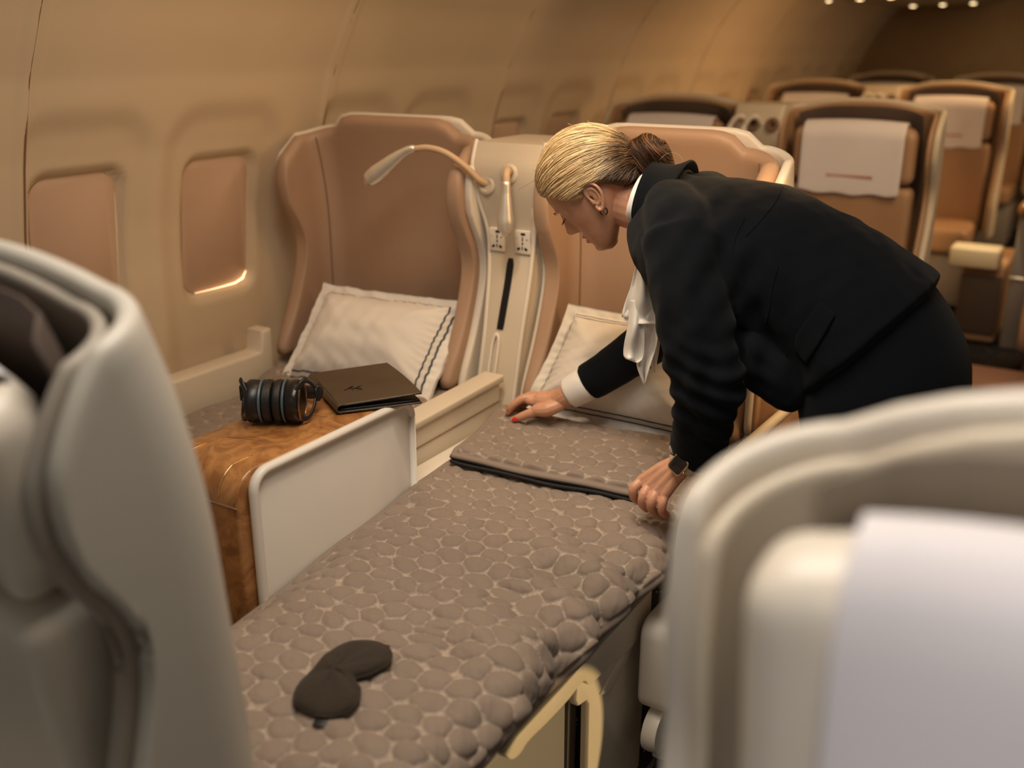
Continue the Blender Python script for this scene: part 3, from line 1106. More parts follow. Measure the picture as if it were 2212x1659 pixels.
# ------------------------------------------------------------------ quilts
def pebbles(s0, s1, l0, l1, cell, seed, step):
    """packed oval pebbles on a cloth: returns the grid, how far inside its pebble each point is (0 at the stitching, 1 in the middle)"""
    r = np.random.default_rng(seed)
    ns = max(int((s1 - s0) / cell[0]), 2); nlr = max(int((l1 - l0) / cell[1]), 2)
    pts = []
    for j in range(-1, nlr + 2):
        for i in range(-1, ns + 2):
            pts.append((s0 + (i + 0.5 * (j % 2)) * cell[0] + r.normal() * cell[0] * 0.24, l0 + j * cell[1] + r.normal() * cell[1] * 0.22))
    pts = A(pts)
    asp = cell[0] / cell[1]
    # relax a little
    gs = np.arange(s0 - cell[0], s1 + cell[0], 0.006); gl = np.arange(l0 - cell[1], l1 + cell[1], 0.006)
    Q = np.stack(np.meshgrid(gs, gl, indexing='ij'), -1).reshape(-1, 2)
    for it in range(3):
        d = ((Q[:, None, 0] - pts[None, :, 0]) ** 2 + ((Q[:, None, 1] - pts[None, :, 1]) * asp) ** 2) if len(Q) * len(pts) < 4e7 else None
        if d is None:
            own = np.concatenate([np.argmin((q[:, None, 0] - pts[None, :, 0]) ** 2 + ((q[:, None, 1] - pts[None, :, 1]) * asp) ** 2, 1) for q in np.array_split(Q, 12)])
        else:
            own = np.argmin(d, 1)
        cnt = np.bincount(own, minlength=len(pts)).astype(float)
        ok = cnt > 8
        mx = np.bincount(own, Q[:, 0], len(pts)); my = np.bincount(own, Q[:, 1], len(pts))
        cx = np.where(ok, mx / np.maximum(cnt, 1), pts[:, 0]); cy = np.where(ok, my / np.maximum(cnt, 1), pts[:, 1])
        if it < 2:
            pts = pts * 0.45 + 0.55 * np.stack([cx, cy], 1)
    dx = Q[:, 0] - cx[own]; dy = Q[:, 1] - cy[own]
    n_ = np.maximum(cnt, 1)
    cxx = np.bincount(own, dx * dx, len(pts)) / n_; cyy = np.bincount(own, dy * dy, len(pts)) / n_; cxy = np.bincount(own, dx * dy, len(pts)) / n_
    good = (cnt > 25)
    Ss = np.arange(s0, s1 + 1e-9, step); Ls = np.arange(l0, l1 + 1e-9, step)
    SS, LL = np.meshgrid(Ss, Ls, indexing='ij')
    best = np.full(SS.shape, 9.0); best2 = np.full(SS.shape, 9.0); tone = np.zeros(SS.shape)
    for k in np.nonzero(good)[0]:
        C_ = A([[cxx[k], cxy[k]], [cxy[k], cyy[k]]]) + np.eye(2) * 1e-7
        Ci = np.linalg.inv(C_) / (1.93 ** 2)
        rr = 2.2 * math.sqrt(max(C_[0, 0], C_[1, 1])) + 0.004
        i0, i1 = np.searchsorted(Ss, [cx[k] - rr, cx[k] + rr]); j0, j1 = np.searchsorted(Ls, [cy[k] - rr, cy[k] + rr])
        if i1 <= i0 or j1 <= j0:
            continue
        x = SS[i0:i1, j0:j1] - cx[k]; y = LL[i0:i1, j0:j1] - cy[k]
        q = np.sqrt(np.maximum(Ci[0, 0] * x * x + 2 * Ci[0, 1] * x * y + Ci[1, 1] * y * y, 0))
        q = q * (1 + 0.05 * np.sin(3 * np.arctan2(y, x) + k))
        cur = best[i0:i1, j0:j1]; m_ = q < cur
        c2 = best2[i0:i1, j0:j1]
        c2[~m_] = np.minimum(c2[~m_], q[~m_]); c2[m_] = cur[m_]
        cur[m_] = q[m_]
        tt = tone[i0:i1, j0:j1]; tt[m_] = r.uniform(-1, 1)
    h = np.clip(np.minimum(1 - best, (best2 - best) * 1.1 - 0.03), -0.4, 1)
    return SS, LL, h, tone


C_PEB = A([0.235, 0.180, 0.142]); C_WEB = A([0.365, 0.29, 0.23]); C_UNDER = A([0.02, 0.018, 0.018])


def quilt_mesh(name, SS, LL, h, tone, place, t, parent, amp=0.0085, under=True, hem=None):
    base = place(SS, LL)
    du = np.gradient(base, axis=0); dv = np.gradient(base, axis=1)
    N = np.cross(du, dv); N /= np.linalg.norm(N, axis=2)[..., None]
    puff = np.where(h > 0, np.sqrt(np.clip(h, 0, 1) * (2 - np.clip(h, 0, 1))) ** 1.0, 0) * amp
    P3 = np.stack([SS, LL, 0 * SS], -1)
    puff = puff * (1 + 0.22 * noise3(P3, 5, 2, 14.0)) + 0.0015 * noise3(P3, 8, 2, 42.0) * (h > 0)
    hemw = np.minimum.reduce([SS - SS.min(), SS.max() - SS, LL - LL.min(), LL.max() - LL])
    hm = sm(hemw, 0.008, 0.014)
    puff = puff * hm
    G = base + N * puff[..., None]
    web = 1 - sm(h, -0.01, 0.07)
    jit = RNG.uniform(0.75, 1.25, SS.shape)
    col = C_PEB * (1 + 0.05 * tone[..., None]) * (1 - web[..., None]) + C_WEB * (web * jit)[..., None]
    col = col * hm[..., None] + C_PEB * (1 - hm[..., None])
    V, F = slab_vf(G, t, side=0.0)
    n, m = SS.shape
    T = np.zeros((len(V), 3))
    T[:n * m] = col.reshape(-1, 3)
    T[n * m:2 * n * m] = C_UNDER if under else C_PEB
    T[2 * n * m:] = C_PEB * 0.8
    L = (len(V) - 2 * n * m) // 5
    T[2 * n * m + 2 * L:] = C_UNDER * 1.5 if under else C_PEB * 0.8
    return obj(name, V, F, M_QUILT, parent, True, tint=T)


def bed_place(SS, LL):
    """the quilt across the bed: against the console on the left, rolling over the seat edge on the right"""
    y = LL
    a = SS                                  # 0 at left hem, distance across the cloth
    left = -1.219 - 0.006 * sm(y, 1.55, 1.75) + 0.003 * np.sin(y * 17)
    right0 = -0.705 + 0.006 * np.sin(y * 13 + 2) + 0.02 * sm(y, 1.35, 1.6)
    flat = right0 - left
    R_ = 0.060
    x = left + a
    z = np.full_like(a, 0.540)
    over = np.clip(a - flat, 0, None)
    ang = np.clip(over / R_, 0, 1.2)
    x = np.where(over > 0, right0 + R_ * np.sin(ang), x)
    z = np.where(over > 0, z - R_ * (1 - np.cos(ang)), z)
    rest = np.clip(over - R_ * 1.2, 0, None)
    x = x + rest * math.cos(1.2) * 0.5; z = z - rest * math.sin(1.2)
    # left side slopes down to the console, more towards the foot
    drop = np.interp(y, [0.6, 0.9, 1.13, 1.4, 1.6, 1.75], [0.11, 0.085, 0.055, 0.026, 0.0, 0.0])
    z = z - drop * (1 - sm(a, 0, 0.13)) ** 1.3
    # soft lie of the cloth
    P3 = np.stack([a, y, 0 * a], -1)
    z = z + 0.005 * noise3(P3, 3, 2, 2.6)
    fold = sm(a, 0.27, 0.47) * (1 - 0.45 * sm(y, 1.45, 1.8))
    rid = 0.017 * fold * np.sin(y * 34 + a * 16 + 2.0 * np.sin(y * 9)) * (0.5 + 0.5 * np.sin(y * 5 + 1)) + 0.009 * fold * noise3(P3, 11, 2, 9.0)
    z = z + rid * 0.7
    x = x + rid * 0.8 * sm(over, 0, 0.05)
    # foot end dips
    z = z - 0.10 * (1 - sm(y, 0.62, 0.80)) ** 2
    return np.stack([x, y, z], -1)


SS, LL, H, TONE = pebbles(0.0, 0.612, 0.62, 2.03, (0.051, 0.041), 21, 0.0026)
quilt = quilt_mesh('quilt', SS, LL, H, TONE, bed_place, 0.016, None)
tag(quilt, 'large grey pebble-patterned quilt covering the bed in the centre', 'quilt', 'pebble quilts')
tube('hem_seam', [tuple(bed_place(A([[0.013]]), A([[y]]))[0, 0] + A([0, 0, 0.0012])) for y in np.linspace(0.75, 1.95, 90)], 0.0013, MATS['seam'], quilt, n=5)


def flap_place(SS, LL):
    # a: across 0..1, b: from the folded edge (0) to the pillow end (1)
    a = SS / 0.47; b = LL / 0.31
    f0 = np.stack([-1.205 + 0.475 * a, 1.705 + 0.050 * a - 0.015 * np.sin(a * np.pi), 0.575 - 0.005 * a], -1)
    f1 = np.stack([-1.245 + 0.480 * a, 1.985 + 0.055 * a, 0.586 - 0.012 * a], -1)
    p = f0 * (1 - b[..., None]) + f1 * b[..., None]
    P3 = np.stack([SS, LL, 0 * SS], -1)
    p[..., 2] += 0.005 * noise3(P3, 31, 2, 4.0) + 0.012 * np.exp(-((a - 0.08) ** 2 / 0.02 + (b - 0.95) ** 2 / 0.05)) + 0.006 * np.exp(-(b / 0.12) ** 2)
    p[..., 2] -= 0.010 * np.exp(-(b / 0.05) ** 2)
    return p


S2, L2, H2, T2 = pebbles(0.0, 0.47, 0.0, 0.31, (0.050, 0.042), 33, 0.0026)
fl_ = quilt_mesh('folded_flap', S2, L2, H2, T2, flap_place, 0.012, quilt)
fl_['label'] = 'turned down top of the quilt with dark underside'
# second, dark layer under the flap
S3, L3 = np.meshgrid(np.linspace(0, 0.47, 40), np.linspace(-0.006, 0.28, 24), indexing='ij')
G = flap_place(S3, L3); G[..., 2] -= 0.017 + 0.002 * np.sin(S3 * 30)
slab('quilt_lining', G, 0.007, mat('quilt_lining', (0.014, 0.012, 0.013), 0.9, bump=0.3, bscale=300), quilt)


def far_place(SS, LL):
    x = -2.03 + SS; y = 1.18 + LL
    P3 = np.stack([SS, LL, 0 * SS], -1)
    z = 0.515 + 0.008 * noise3(P3, 3, 2, 3.0) - 0.05 * (1 - sm(LL, 0.0, 0.10)) + 0.042 * sm(LL, 0.68, 0.80)
    return np.stack([x, y, z], -1)


S4, L4, H4, T4 = pebbles(0.0, 0.60, 0.0, 0.98, (0.052, 0.044), 51, 0.0042)
q2 = quilt_mesh('quilt', S4, L4, H4, T4, far_place, 0.016, None)
tag(q2, 'grey pebble quilt on the window bed, showing behind the headphones', 'quilt', 'pebble quilts')


# ------------------------------------------------------------------ pillows
def pillow(name, corners, thick, label, seed, sag=0.0, nu=72, nv=58, size=(0.52, 0.40)):
    bl, br, tl, tr = [A(c) for c in corners]
    u = np.linspace(-1, 1, nu); v = np.linspace(-1, 1, nv)
    U_, V_ = np.meshgrid(u, v, indexing='ij')
    fu = (U_ + 1) / 2; fv = (V_ + 1) / 2
    # corners stay pointed, sides pull in
    pin = 0.035
    fu2 = 0.5 + (fu - 0.5) * (1 - pin * (1 - V_ ** 2)); fv2 = 0.5 + (fv - 0.5) * (1 - pin * (1 - U_ ** 2))
    base = (bl * ((1 - fu2) * (1 - fv2))[..., None] + br * (fu2 * (1 - fv2))[..., None] + tl * ((1 - fu2) * fv2)[..., None] + tr * (fu2 * fv2)[..., None])
    n = unit(np.cross(br - bl, tl - bl))
    d = np.minimum((1 - np.abs(U_)) * size[0] / 2, (1 - np.abs(V_)) * size[1] / 2)
    inner = np.clip(d - 0.030, 0, None)
    prof = (1 - np.exp(-inner / 0.055)) * (1 - 0.25 * (U_ ** 2 + V_ ** 2) / 2)
    P3 = np.stack([U_ * size[0], V_ * size[1], 0 * U_], -1)
    wr = noise3(P3, seed, 3, 5.0)
    edgewave = 0.006 * noise3(P3, seed + 3, 2, 7.0) * (1 - sm(d, 0.02, 0.07))
    front = base + n * ((prof * thick * 0.75) + 0.004 * wr * sm(d, 0.0, 0.05) + edgewave + 0.003)[..., None]
    rad = 0.006 * np.abs(np.sin(np.arctan2(V_, U_) * 22 + seed)) * np.exp(-((d - 0.045) / 0.03) ** 2)
    front += n * rad[..., None]
    back = base - n * (prof * thick * 0.35 - edgewave + 0.003)[..., None]
    nuv = nu * nv
    idx = np.arange(nuv).reshape(nu, nv)
    q = np.stack([idx[:-1, :-1], idx[1:, :-1], idx[1:, 1:], idx[:-1, 1:]], -1).reshape(-1, 4)
    loop = list(idx[0, :]) + list(idx[1:, -1]) + list(idx[-1, -2::-1]) + list(idx[-2:0:-1, 0])
    rim = A([(b_, a_, a_ + nuv, b_ + nuv) for a_, b_ in zip(loop, loop[1:] + loop[:1])]).astype(int)
    F = np.vstack([q, q[:, ::-1] + nuv, rim])
    V = np.vstack([front.reshape(-1, 3), back.reshape(-1, 3)])
    o = obj(name, V, F, M_PILLOW, None, True, attr={'edge': np.concatenate([d.ravel(), d.ravel()])})
    tag(o, label, 'pillow', 'white striped pillows')
    return o


pillow('pillow', ((-1.965, 1.93, 0.530), (-1.475, 1.985, 0.545), (-1.985, 2.175, 0.775), (-1.475, 2.215, 0.775)), 0.13, 'white pillow with dark piping leaning in the window seat', 4)
pillow('pillow', ((-1.235, 2.05, 0.556), (-0.71, 2.05, 0.556), (-1.175, 2.20, 0.815), (-0.72, 2.235, 0.80)), 0.13, 'white pillow with dark piping behind the arms and the scarf', 9)

# ------------------------------------------------------------------ sleep mask on the quilt
outl = spline([(0.010, -0.098), (0.040, -0.088), (0.052, -0.055), (0.040, -0.018), (0.022, 0.000), (0.038, 0.022), (0.052, 0.058), (0.038, 0.092), (0.006, 0.102), (-0.030, 0.085), (-0.046, 0.045), (-0.046, 0.0), (-0.048, -0.045), (-0.032, -0.084)], 72, True)
rings = []
for s_, z_ in ((0.02, -0.002), (0.6, -0.003), (0.94, -0.001), (1.0, 0.003), (1.0, 0.008), (0.95, 0.013), (0.82, 0.016), (0.6, 0.0185), (0.35, 0.019), (0.15, 0.0185), (0.02, 0.018)):
    rings.append([(p[0] * s_ - 0.012 * (1 - s_), p[1] * s_, z_ + 0.002 * math.sin(p[1] * 60) + 0.0015 * math.sin(p[0] * 90 + p[1] * 40)) for p in outl])
V, F = loft_vf(rings)
mk = obj('sleep_mask', V, F, M_MASK, None)
mk.location = (-0.878, 0.945, 0.549); mk.rotation_euler = (0.02, 0.02, 0.20); mk.scale = (1.0, 0.93, 1.0)
tag(mk, 'charcoal padded sleep mask lying on the quilt', 'sleep mask')
P = A([(p[0] * 0.99, p[1] * 0.99, 0.007) for p in outl]); P = np.vstack([P, P[:1]])
tube('bound_edge', P, 0.0026, M_MASK, mk, n=6, caps=False)
G = np.zeros((8, 3, 3))
for i, f_ in enumerate(np.linspace(0, 1, 8)):
    for j in range(3):
        G[i, j] = (0.012 + 0.008 * j, -0.092 - 0.018 * f_, 0.004 - 0.004 * f_)
slab('strap', G, 0.003, M_BLACK, mk)
G = G * [1, -1, 1]
slab('strap', G[:, ::-1], 0.003, M_BLACK, mk)

# ------------------------------------------------------------------ leather folio on the console
fo = thing('leather_folio', (-1.337, 1.556, ZC + 0.001), 'dark brown leather folio with a small monogram lying on the console', 'folio')
e1 = unit(A([0.11, 0.14, 0])); e2 = unit(A([0.19, -0.125, 0]))
L1, Lw = 0.170, 0.224


def fo_pt(a, b, z):
    return A([-0.1375, -0.0, 0]) + e1 * a + e2 * b + A([0, 0, z])


nA, nB = 10, 24
def cover_grid(zf):
    G = np.zeros((nB, nA, 3))
    for i, b in enumerate(np.linspace(0, Lw, nB)):
        for j, a in enumerate(np.linspace(0, L1, nA)):
            G[i, j] = fo_pt(a, b, zf(a, b))
    return G


bot = cover_grid(lambda a, b: 0.004)
slab('back_cover', bot[:, ::-1] if np.cross(e2, e1)[2] < 0 else bot, 0.004, M_FOLIO, fo)
top = cover_grid(lambda a, b: 0.019 + 0.008 * (a / L1) * 0 + 0.010 * (1 - b / Lw) ** 1 * 0 + 0.004 * math.sin(b / Lw * 3.1) + 0.006 * (a / L1))
slab('front_cover', top[:, ::-1] if np.cross(e2, e1)[2] < 0 else top, 0.0045, M_FOLIO, fo)
inn = cover_grid(lambda a, b: 0.0095 + 0.001 * math.sin(b * 20))
inn = inn * 0.96 + inn.mean((0, 1)) * 0.04
slab('inner_pages', inn[:, ::-1] if np.cross(e2, e1)[2] < 0 else inn, 0.005, M_BLACK, fo)
# rounded spine on the near left side
P = [fo_pt(-0.001, b, 0.0125) for b in np.linspace(0.0, Lw, 12)]
G = []
for b in np.linspace(0, Lw, nB):
    G.append([fo_pt(0.004 - 0.011 * math.sin(t), b, 0.0115 + (0.0085 + 0.002 * math.sin(b / Lw * 3.1)) * math.cos(t)) for t in np.linspace(0, math.pi, 9)])
slab('spine', A(G), 0.004, M_FOLIO, fo)


def bar(mb, p, q, wdt, hgt=0.0016):
    p = A(p); q = A(q); d = q - p; L_ = np.linalg.norm(d); d = d / L_
    up = A([0, 0, 1.0]); s_ = unit(np.cross(up, d)); up = np.cross(d, s_)
    R = np.stack([d, s_, up], 1)
    V, F = rbox_vf((L_ + wdt * 0.6, wdt, hgt), (0, 0, 0), 0.0004, 1)
    mb.add(V @ R.T + (p + q) / 2, F)


mb = MB()
# monogram: an A without a crossbar joined to a K without a stem
ez = lambda a, b: 0.019 + 0.004 * math.sin(b / Lw * 3.1) + 0.006 * (a / L1) + 0.0030
def mp(xm, ym):
    # image-like axes on the cover: x to the viewer's right, y away
    xr = unit(A([0.85, 0.52, 0])); 
    base = fo_pt(0.050, 0.150, 0)
    p = base + xr * xm + unit(A([-0.52, 0.85, 0])) * ym
    rel = p - fo_pt(0, 0, 0)
    M_ = np.stack([e1[:2], e2[:2]], 1)
    a, b = np.linalg.solve(M_, rel[:2])
    p[2] = ez(a, b)
    return p
for p, q in (((-0.017, -0.010), (-0.004, 0.013)), ((-0.004, 0.013), (0.000, -0.008)), ((0.013, 0.012), (0.003, 0.001)), ((0.003, 0.001), (0.019, -0.006)), ((-0.010, 0.000), (0.003, 0.001))):
    bar(mb, mp(*p), mp(*q), 0.0024)
mb.build('monogram', M_BLACKG, fo)

# ------------------------------------------------------------------ headphones standing on the console
hp = thing('headphones', (-1.372, 1.335, ZC), 'black over-ear headphones standing on the burl wood console', 'headphones', rz=math.radians(31))
def cup(x0, dirx, metal):
    c = lathe('ear_cup', [(0.0, 0.001), (0.0, 0.036), (0.004, 0.041), (0.018, 0.043), (0.026, 0.0425), (0.029, 0.040), (0.030, 0.033), (0.0315, 0.032), (0.032, 0.001)],
              (x0, 0, 0.0445), (dirx, 0, 0), M_BLACKG if metal else M_BLACK, hp, 40)
    lathe('ring', [(-0.002, 0.030), (-0.0025, 0.0425), (0.000, 0.0440), (0.002, 0.0435), (0.002, 0.03)], (x0, 0, 0.0445), (dirx, 0, 0), M_BLUEGREY, c, 40)
    prof = [(-0.004, 0.02)]
    n_ = 14
    for a_ in np.linspace(0, math.pi, n_):
        prof.append((-0.011 - 0.0095 * math.cos(a_) * -1 * -1, 0.030 + 0.0125 * math.sin(a_)))
    lathe('ear_cushion', [(-0.003, 0.022), (-0.0035, 0.038), (-0.006, 0.0425), (-0.012, 0.0435), (-0.019, 0.0425), (-0.022, 0.038), (-0.022, 0.028), (-0.014, 0.024)], (x0, 0, 0.0445), (dirx, 0, 0), MATS['black_cushion'], c, 40)
    if metal:
        lathe('rim', [(0.0305, 0.0405), (0.0325, 0.0385), (0.033, 0.034), (0.031, 0.033)], (x0, 0, 0.0445), (dirx, 0, 0), M_BRONZE, c, 40)
    return c


mat('black_cushion', (0.010, 0.0095, 0.009), 0.42, bump=0.5, bscale=260, stretch=(6, 1, 1))
cup(-0.020, -1, False)
cup(0.026, 1, True)
# yokes and headband folded down behind
for x0, sg in ((-0.040, -1), (0.046, 1)):
    P = spline([(x0, -0.030, 0.062), (x0 + sg * 0.018, -0.012, 0.090), (x0 + sg * 0.026, 0.020, 0.076), (x0 + sg * 0.030, 0.045, 0.050)], 18)
    tube('yoke', P, [(0.003, 0.006)] * 18, M_BLACK, hp, n=8)
    P = spline([(x0, -0.030, 0.026), (x0 + sg * 0.020, -0.012, 0.012), (x0 + sg * 0.028, 0.020, 0.022), (x0 + sg * 0.030, 0.045, 0.046)], 18)
    tube('yoke', P, [(0.003, 0.006)] * 18, M_BLACK, hp, n=8)
hb = spline([(-0.070, 0.040, 0.048), (-0.074, 0.062, 0.040), (-0.062, 0.095, 0.026), (-0.025, 0.122, 0.020), (0.020, 0.125, 0.020), (0.060, 0.104, 0.026), (0.080, 0.068, 0.040), (0.078, 0.040, 0.050)], 40)
tube('headband', hb, [(0.0055, 0.014)] * 40, M_BLACK, hp, n=12, ref=(0, 0, 1.0))
for x_ in (-0.072, 0.079):
    V, F = rbox_vf((0.012, 0.026, 0.034), (x_, 0.048, 0.047), 0.004, 3)
    obj('slider', V, F, M_BLACK, hp)

# ------------------------------------------------------------------ aisle side of the bed: shell wall, armrest, frame
ash = thing('bed_side_shell', (-0.588, 1.555, 0), 'curved brown side shell with cream rim along the aisle edge of the bed', 'side shell')
prof = [(0.0, 0.47), (0.0, 0.575), (0.012, 0.615), (0.045, 0.648), (0.10, 0.662), (0.82, 0.632), (0.82, 0.47)]
prism('outer_panel', [(y + 0.006, z - 0.004) for y, z in prof], 0, -0.004, 0.010, M_LEATHER_D, ash, 0.006, 2)
rim = spline([(0.0, 0.0, 0.455), (0.0, -0.002, 0.52), (0.0, 0.0, 0.58), (0.0, 0.014, 0.62), (0.0, 0.047, 0.652), (0.0, 0.105, 0.665), (0.0, 0.30, 0.658), (0.0, 0.55, 0.648), (0.0, 0.82, 0.636)], 50)
tube('rim', rim, [(0.012, 0.012)] * 50, M_CREAM, ash, n=12, ref=np.cross(np.gradient(rim, axis=0), A([1.0, 0, 0])))
box('wood_strip', (0.014, 0.80, 0.055), (0.000, 0.41, 0.445), M_BURL, ash, 0.005, 2)
box('trim_strip', (0.018, 0.80, 0.012), (0.000, 0.41, 0.412), M_CREAM2, ash, 0.003, 2)
# flat armrest top behind it, at the wing
ar = thing('armrest', (-0.615, 2.26, 0), 'flat tan armrest top beside the padded wing, behind the left forearm', 'armrest')
pl = spline([(-0.055, -0.10), (0.0, -0.115), (0.035, -0.08), (0.045, 0.03), (0.025, 0.10), (-0.05, 0.12)], 40, True)
V, F = prism_vf([(p[0], p[1]) for p in pl], 2, 0.50, 0.683, 0.008, 3)
o = obj('top', V, F, M_LEATHER_D, ar); mark_sharp(o, 50)
P = A([(p[0] * 0.8, p[1] * 0.8, 0.684) for p in pl]); P = np.vstack([P, P[:1]])
tube('groove', P, 0.0018, M_STITCH, ar, n=6, caps=False)
fin = thing('seat_wing_pad', (-0.655, 2.16, 0), 'tan upright padded wing with pale rim beside the pillow, seen under the jacket', 'wing pad')
pf = rrect(-0.05, 0.075, 0.59, 0.93, 0.02, 4)
prism('pad', pf, 0, -0.012, 0.018, M_LEATHER_D, fin, 0.006, 3)
P = [(0.0, -0.052, z) for z in np.linspace(0.92, 0.62, 10)] + [(0.0, -0.046, 0.600), (0.004, -0.025, 0.588), (0.012, 0.03, 0.587)]
tube('rim', spline(P, 40), 0.009, M_CREAM, fin, n=8)

fr_ = thing('moulded_plinth', (-0.692, 1.25, 0), 'pale moulded base under the quilt edge, lit orange by low light', 'plinth')
arm_poly = [(-0.235, 0.470), (-0.215, 0.446), (-0.19, 0.440), (-0.165, 0.446), (-0.11, 0.442), (-0.04, 0.440), (0.0, 0.444), (0.02, 0.440), (0.035, 0.424), (0.06, 0.418), (0.12, 0.413), (0.20, 0.40), (0.29, 0.40), (0.29, 0.48), (-0.20, 0.478)]
arm_poly = [tuple(p) for p in spline(arm_poly[:11], 44)] + arm_poly[11:]


def further(poly):
    # the same outline on the plane a little deeper under the bed
    return [((y + 1.25) * 1.0476 - 1.25, 1.45 - (1.45 - z) * 1.0476) for y, z in poly]


arm_poly = further(arm_poly)
prism('side_arm', arm_poly, 0, 0.005, 0.028, M_CREAM, fr_, 0.003, 2)
leg_poly = [(0.02, 0.45), (0.015, 0.40), (0.025, 0.382), (0.055, 0.375), (0.065, 0.36), (0.070, 0.048), (0.30, 0.048), (0.31, 0.46)]
leg_poly = further(leg_poly)
prism('side_leg', leg_poly, 0, -0.005, 0.014, M_CREAM, fr_, 0.004, 2)
prism('strut', further([(0.10, 0.36), (0.135, 0.34), (0.30, 0.41), (0.30, 0.45)]), 0, 0.012, 0.020, M_CREAM, fr_, 0.003, 2)
st = thing('storage_box', (-0.86, 1.245, 0), 'grey box standing on the carpet under the bed', 'box')
V, F = rbox_vf((0.30, 0.145, 0.335), (0, 0.035, 0.19), 0.012, 3)
V2, F2 = rbox_vf((0.30, 0.40, 0.30), (0, 0.0, 0.19), 0.012, 3)
box('body', (0.26, 0.38, 0.34), (0, 0.0, 0.17), M_BLUEGREYPL, st, 0.012, 3)
box('lid', (0.27, 0.39, 0.022), (0, 0.0, 0.351), M_BLUEGREYPL, st, 0.008, 2)
box('corner_seam', (0.004, 0.006, 0.32), (0.131, 0.15, 0.17), M_CREAM, st, 0.0015, 1)

hs = thing('seat_housing', (-0.605, 1.68, 0), 'rounded cream housing on a foot below the side shell', 'housing')
prism('housing_body', rrect(-0.145, 0.30, 0.205, 0.405, 0.035, 5), 0, -0.05, 0.02, M_CREAM2, hs, 0.010, 3)
lathe('hinge_disc', [(0.0, 0.001), (0.0, 0.045), (0.012, 0.047), (0.03, 0.045), (0.03, 0.001)], (-0.03, -0.115, 0.155), (1, 0, 0), M_CREAM2, hs, 28)
box('foot', (0.05, 0.13, 0.135), (-0.005, -0.035, 0.135), M_CREAM2, hs, 0.006, 2)
box('foot_bracket', (0.045, 0.075, 0.05), (-0.002, -0.055, 0.045), M_BLACK, hs, 0.003, 1)
lathe('bolt', [(0.0, 0.010), (0.003, 0.010), (0.004, 0.006), (0.0042, 0.001)], (0.0205, -0.060, 0.05), (1, 0, 0), M_STEEL, hs, 14)
box('floor_plate', (0.008, 0.05, 0.20), (0.012, 0.055, 0.10), M_BLUEGREYPL, hs, 0.002, 1)

# ------------------------------------------------------------------ far aisle: console ends, tray, footrest
fc = thing('row_console', (-0.57, 5.55, 0), 'aisle console of the far row with a lit pale tray on top', 'console')
box('body', (0.20, 0.55, 0.40), (0.02, 0.15, 0.20), M_LEATHER_D, fc, 0.02, 3)
box('tray', (0.23, 0.16, 0.10), (-0.02, -0.15, 0.445), M_TRAYLIT, fc, 0.015, 3)
box('end_panel', (0.19, 0.02, 0.30), (0.02, -0.14, 0.20), M_RECESS, fc, 0.008, 2)
fa = thing('aisle_console', (-0.37, 5.45, 0), 'glossy wood capped console across the far aisle', 'console')
V, F = rbox_vf((0.12, 0.30, 0.06), (0, 0, 0.70), 0.025, 4)
obj('wood_cap', V, F, M_BURL, fa)
box('post', (0.10, 0.24, 0.67), (0.0, 0.02, 0.335), M_BLUEGREYPL, fa, 0.015, 2)
box('metal_band', (0.105, 0.245, 0.02), (0.0, 0.02, 0.36), M_STEEL, fa, 0.004, 1)
fs = thing('airplane_seat', (-0.14, 4.95, 0), 'tan seat side at the right edge across the aisle', 'seat')
prism('side_shell', spline([(-0.22, 0.16), (-0.28, 0.30), (-0.20, 0.46), (-0.10, 0.60), (0.0, 0.72), (0.25, 0.78), (0.28, 0.20), (0.0, 0.14)], 40, True), 0, -0.16, 0.15, M_LEATHER_D, fs, 0.02, 3)
box('base', (0.26, 0.4, 0.14), (0.0, 0.05, 0.07), M_RECESS, fs, 0.01, 2)
ot = thing('footrest', (-0.31, 4.42, 0), 'low pinkish footrest pad on the aisle floor behind the person', 'footrest')
box('pad', (0.42, 0.30, 0.05), (0, 0, 0.105), mat('rose_leather', (0.30, 0.16, 0.115), 0.55, bump=0.1, bscale=300), ot, 0.015, 3)
box('plinth', (0.38, 0.26, 0.08), (0, 0, 0.04), M_RECESS, ot, 0.005, 1)
# armrest end of the seat in the near left corner
V, F = rbox_vf((0.075, 0.18, 0.05), (0.272, -0.105, 0.60), 0.022, 4)
te = obj('armrest', V, F, M_CREAM2, fr_seat)
box('armrest_post', (0.06, 0.15, 0.57), (0.272, -0.105, 0.285), M_CREAM2, te, 0.015, 2)

# the fixed pieces round the aisle bed belong to its seat
for part, nm in ((ash, 'side_shell'), (ar, 'armrest'), (fin, 'wing_pad'), (hs, 'leg_housing'), (fr_, 'plinth'), (lg, 'side_ledge')):
    part.name = nm
    part.location = part.location - bs2.location
    part.parent = bs2
    for k_ in ('label', 'category'):
        del part[k_]
ash['label'] = 'brown side shell with cream rim'
# ------------------------------------------------------------------ the person leaning over the bed
_y, _p = math.radians(31.5), math.radians(18.9)
_F = A([-math.sin(_y) * math.cos(_p), math.cos(_y) * math.cos(_p), -math.sin(_p)])
_R = A([math.cos(_y), math.sin(_y), 0]); _U = np.cross(_R, _F); _C = A([0, 0, 1.45])


def at(u, v, d):
    """the place d metres along the view at a measured spot of the photograph"""
    return _C + (_F + _R * (u - 1106) / 2150 + _U * (829.5 - v) / 2150) * d


def aty(u, v, y):
    r = _F + _R * (u - 1106) / 2150 + _U * (829.5 - v) / 2150
    return _C + r * (y / r[1])


# head frame: x to her right, y out of the face, z to the crown
HY = unit([-0.661, -0.164, -0.733]); HX = A([-0.319, 0.945, 0.077]); HX = unit(HX - HY * (HX @ HY)); HZ = np.cross(HX, HY)
HB = np.stack([HX, HY, HZ], 1); HO = A([-0.945, 1.863, 1.163]); HS = 0.97


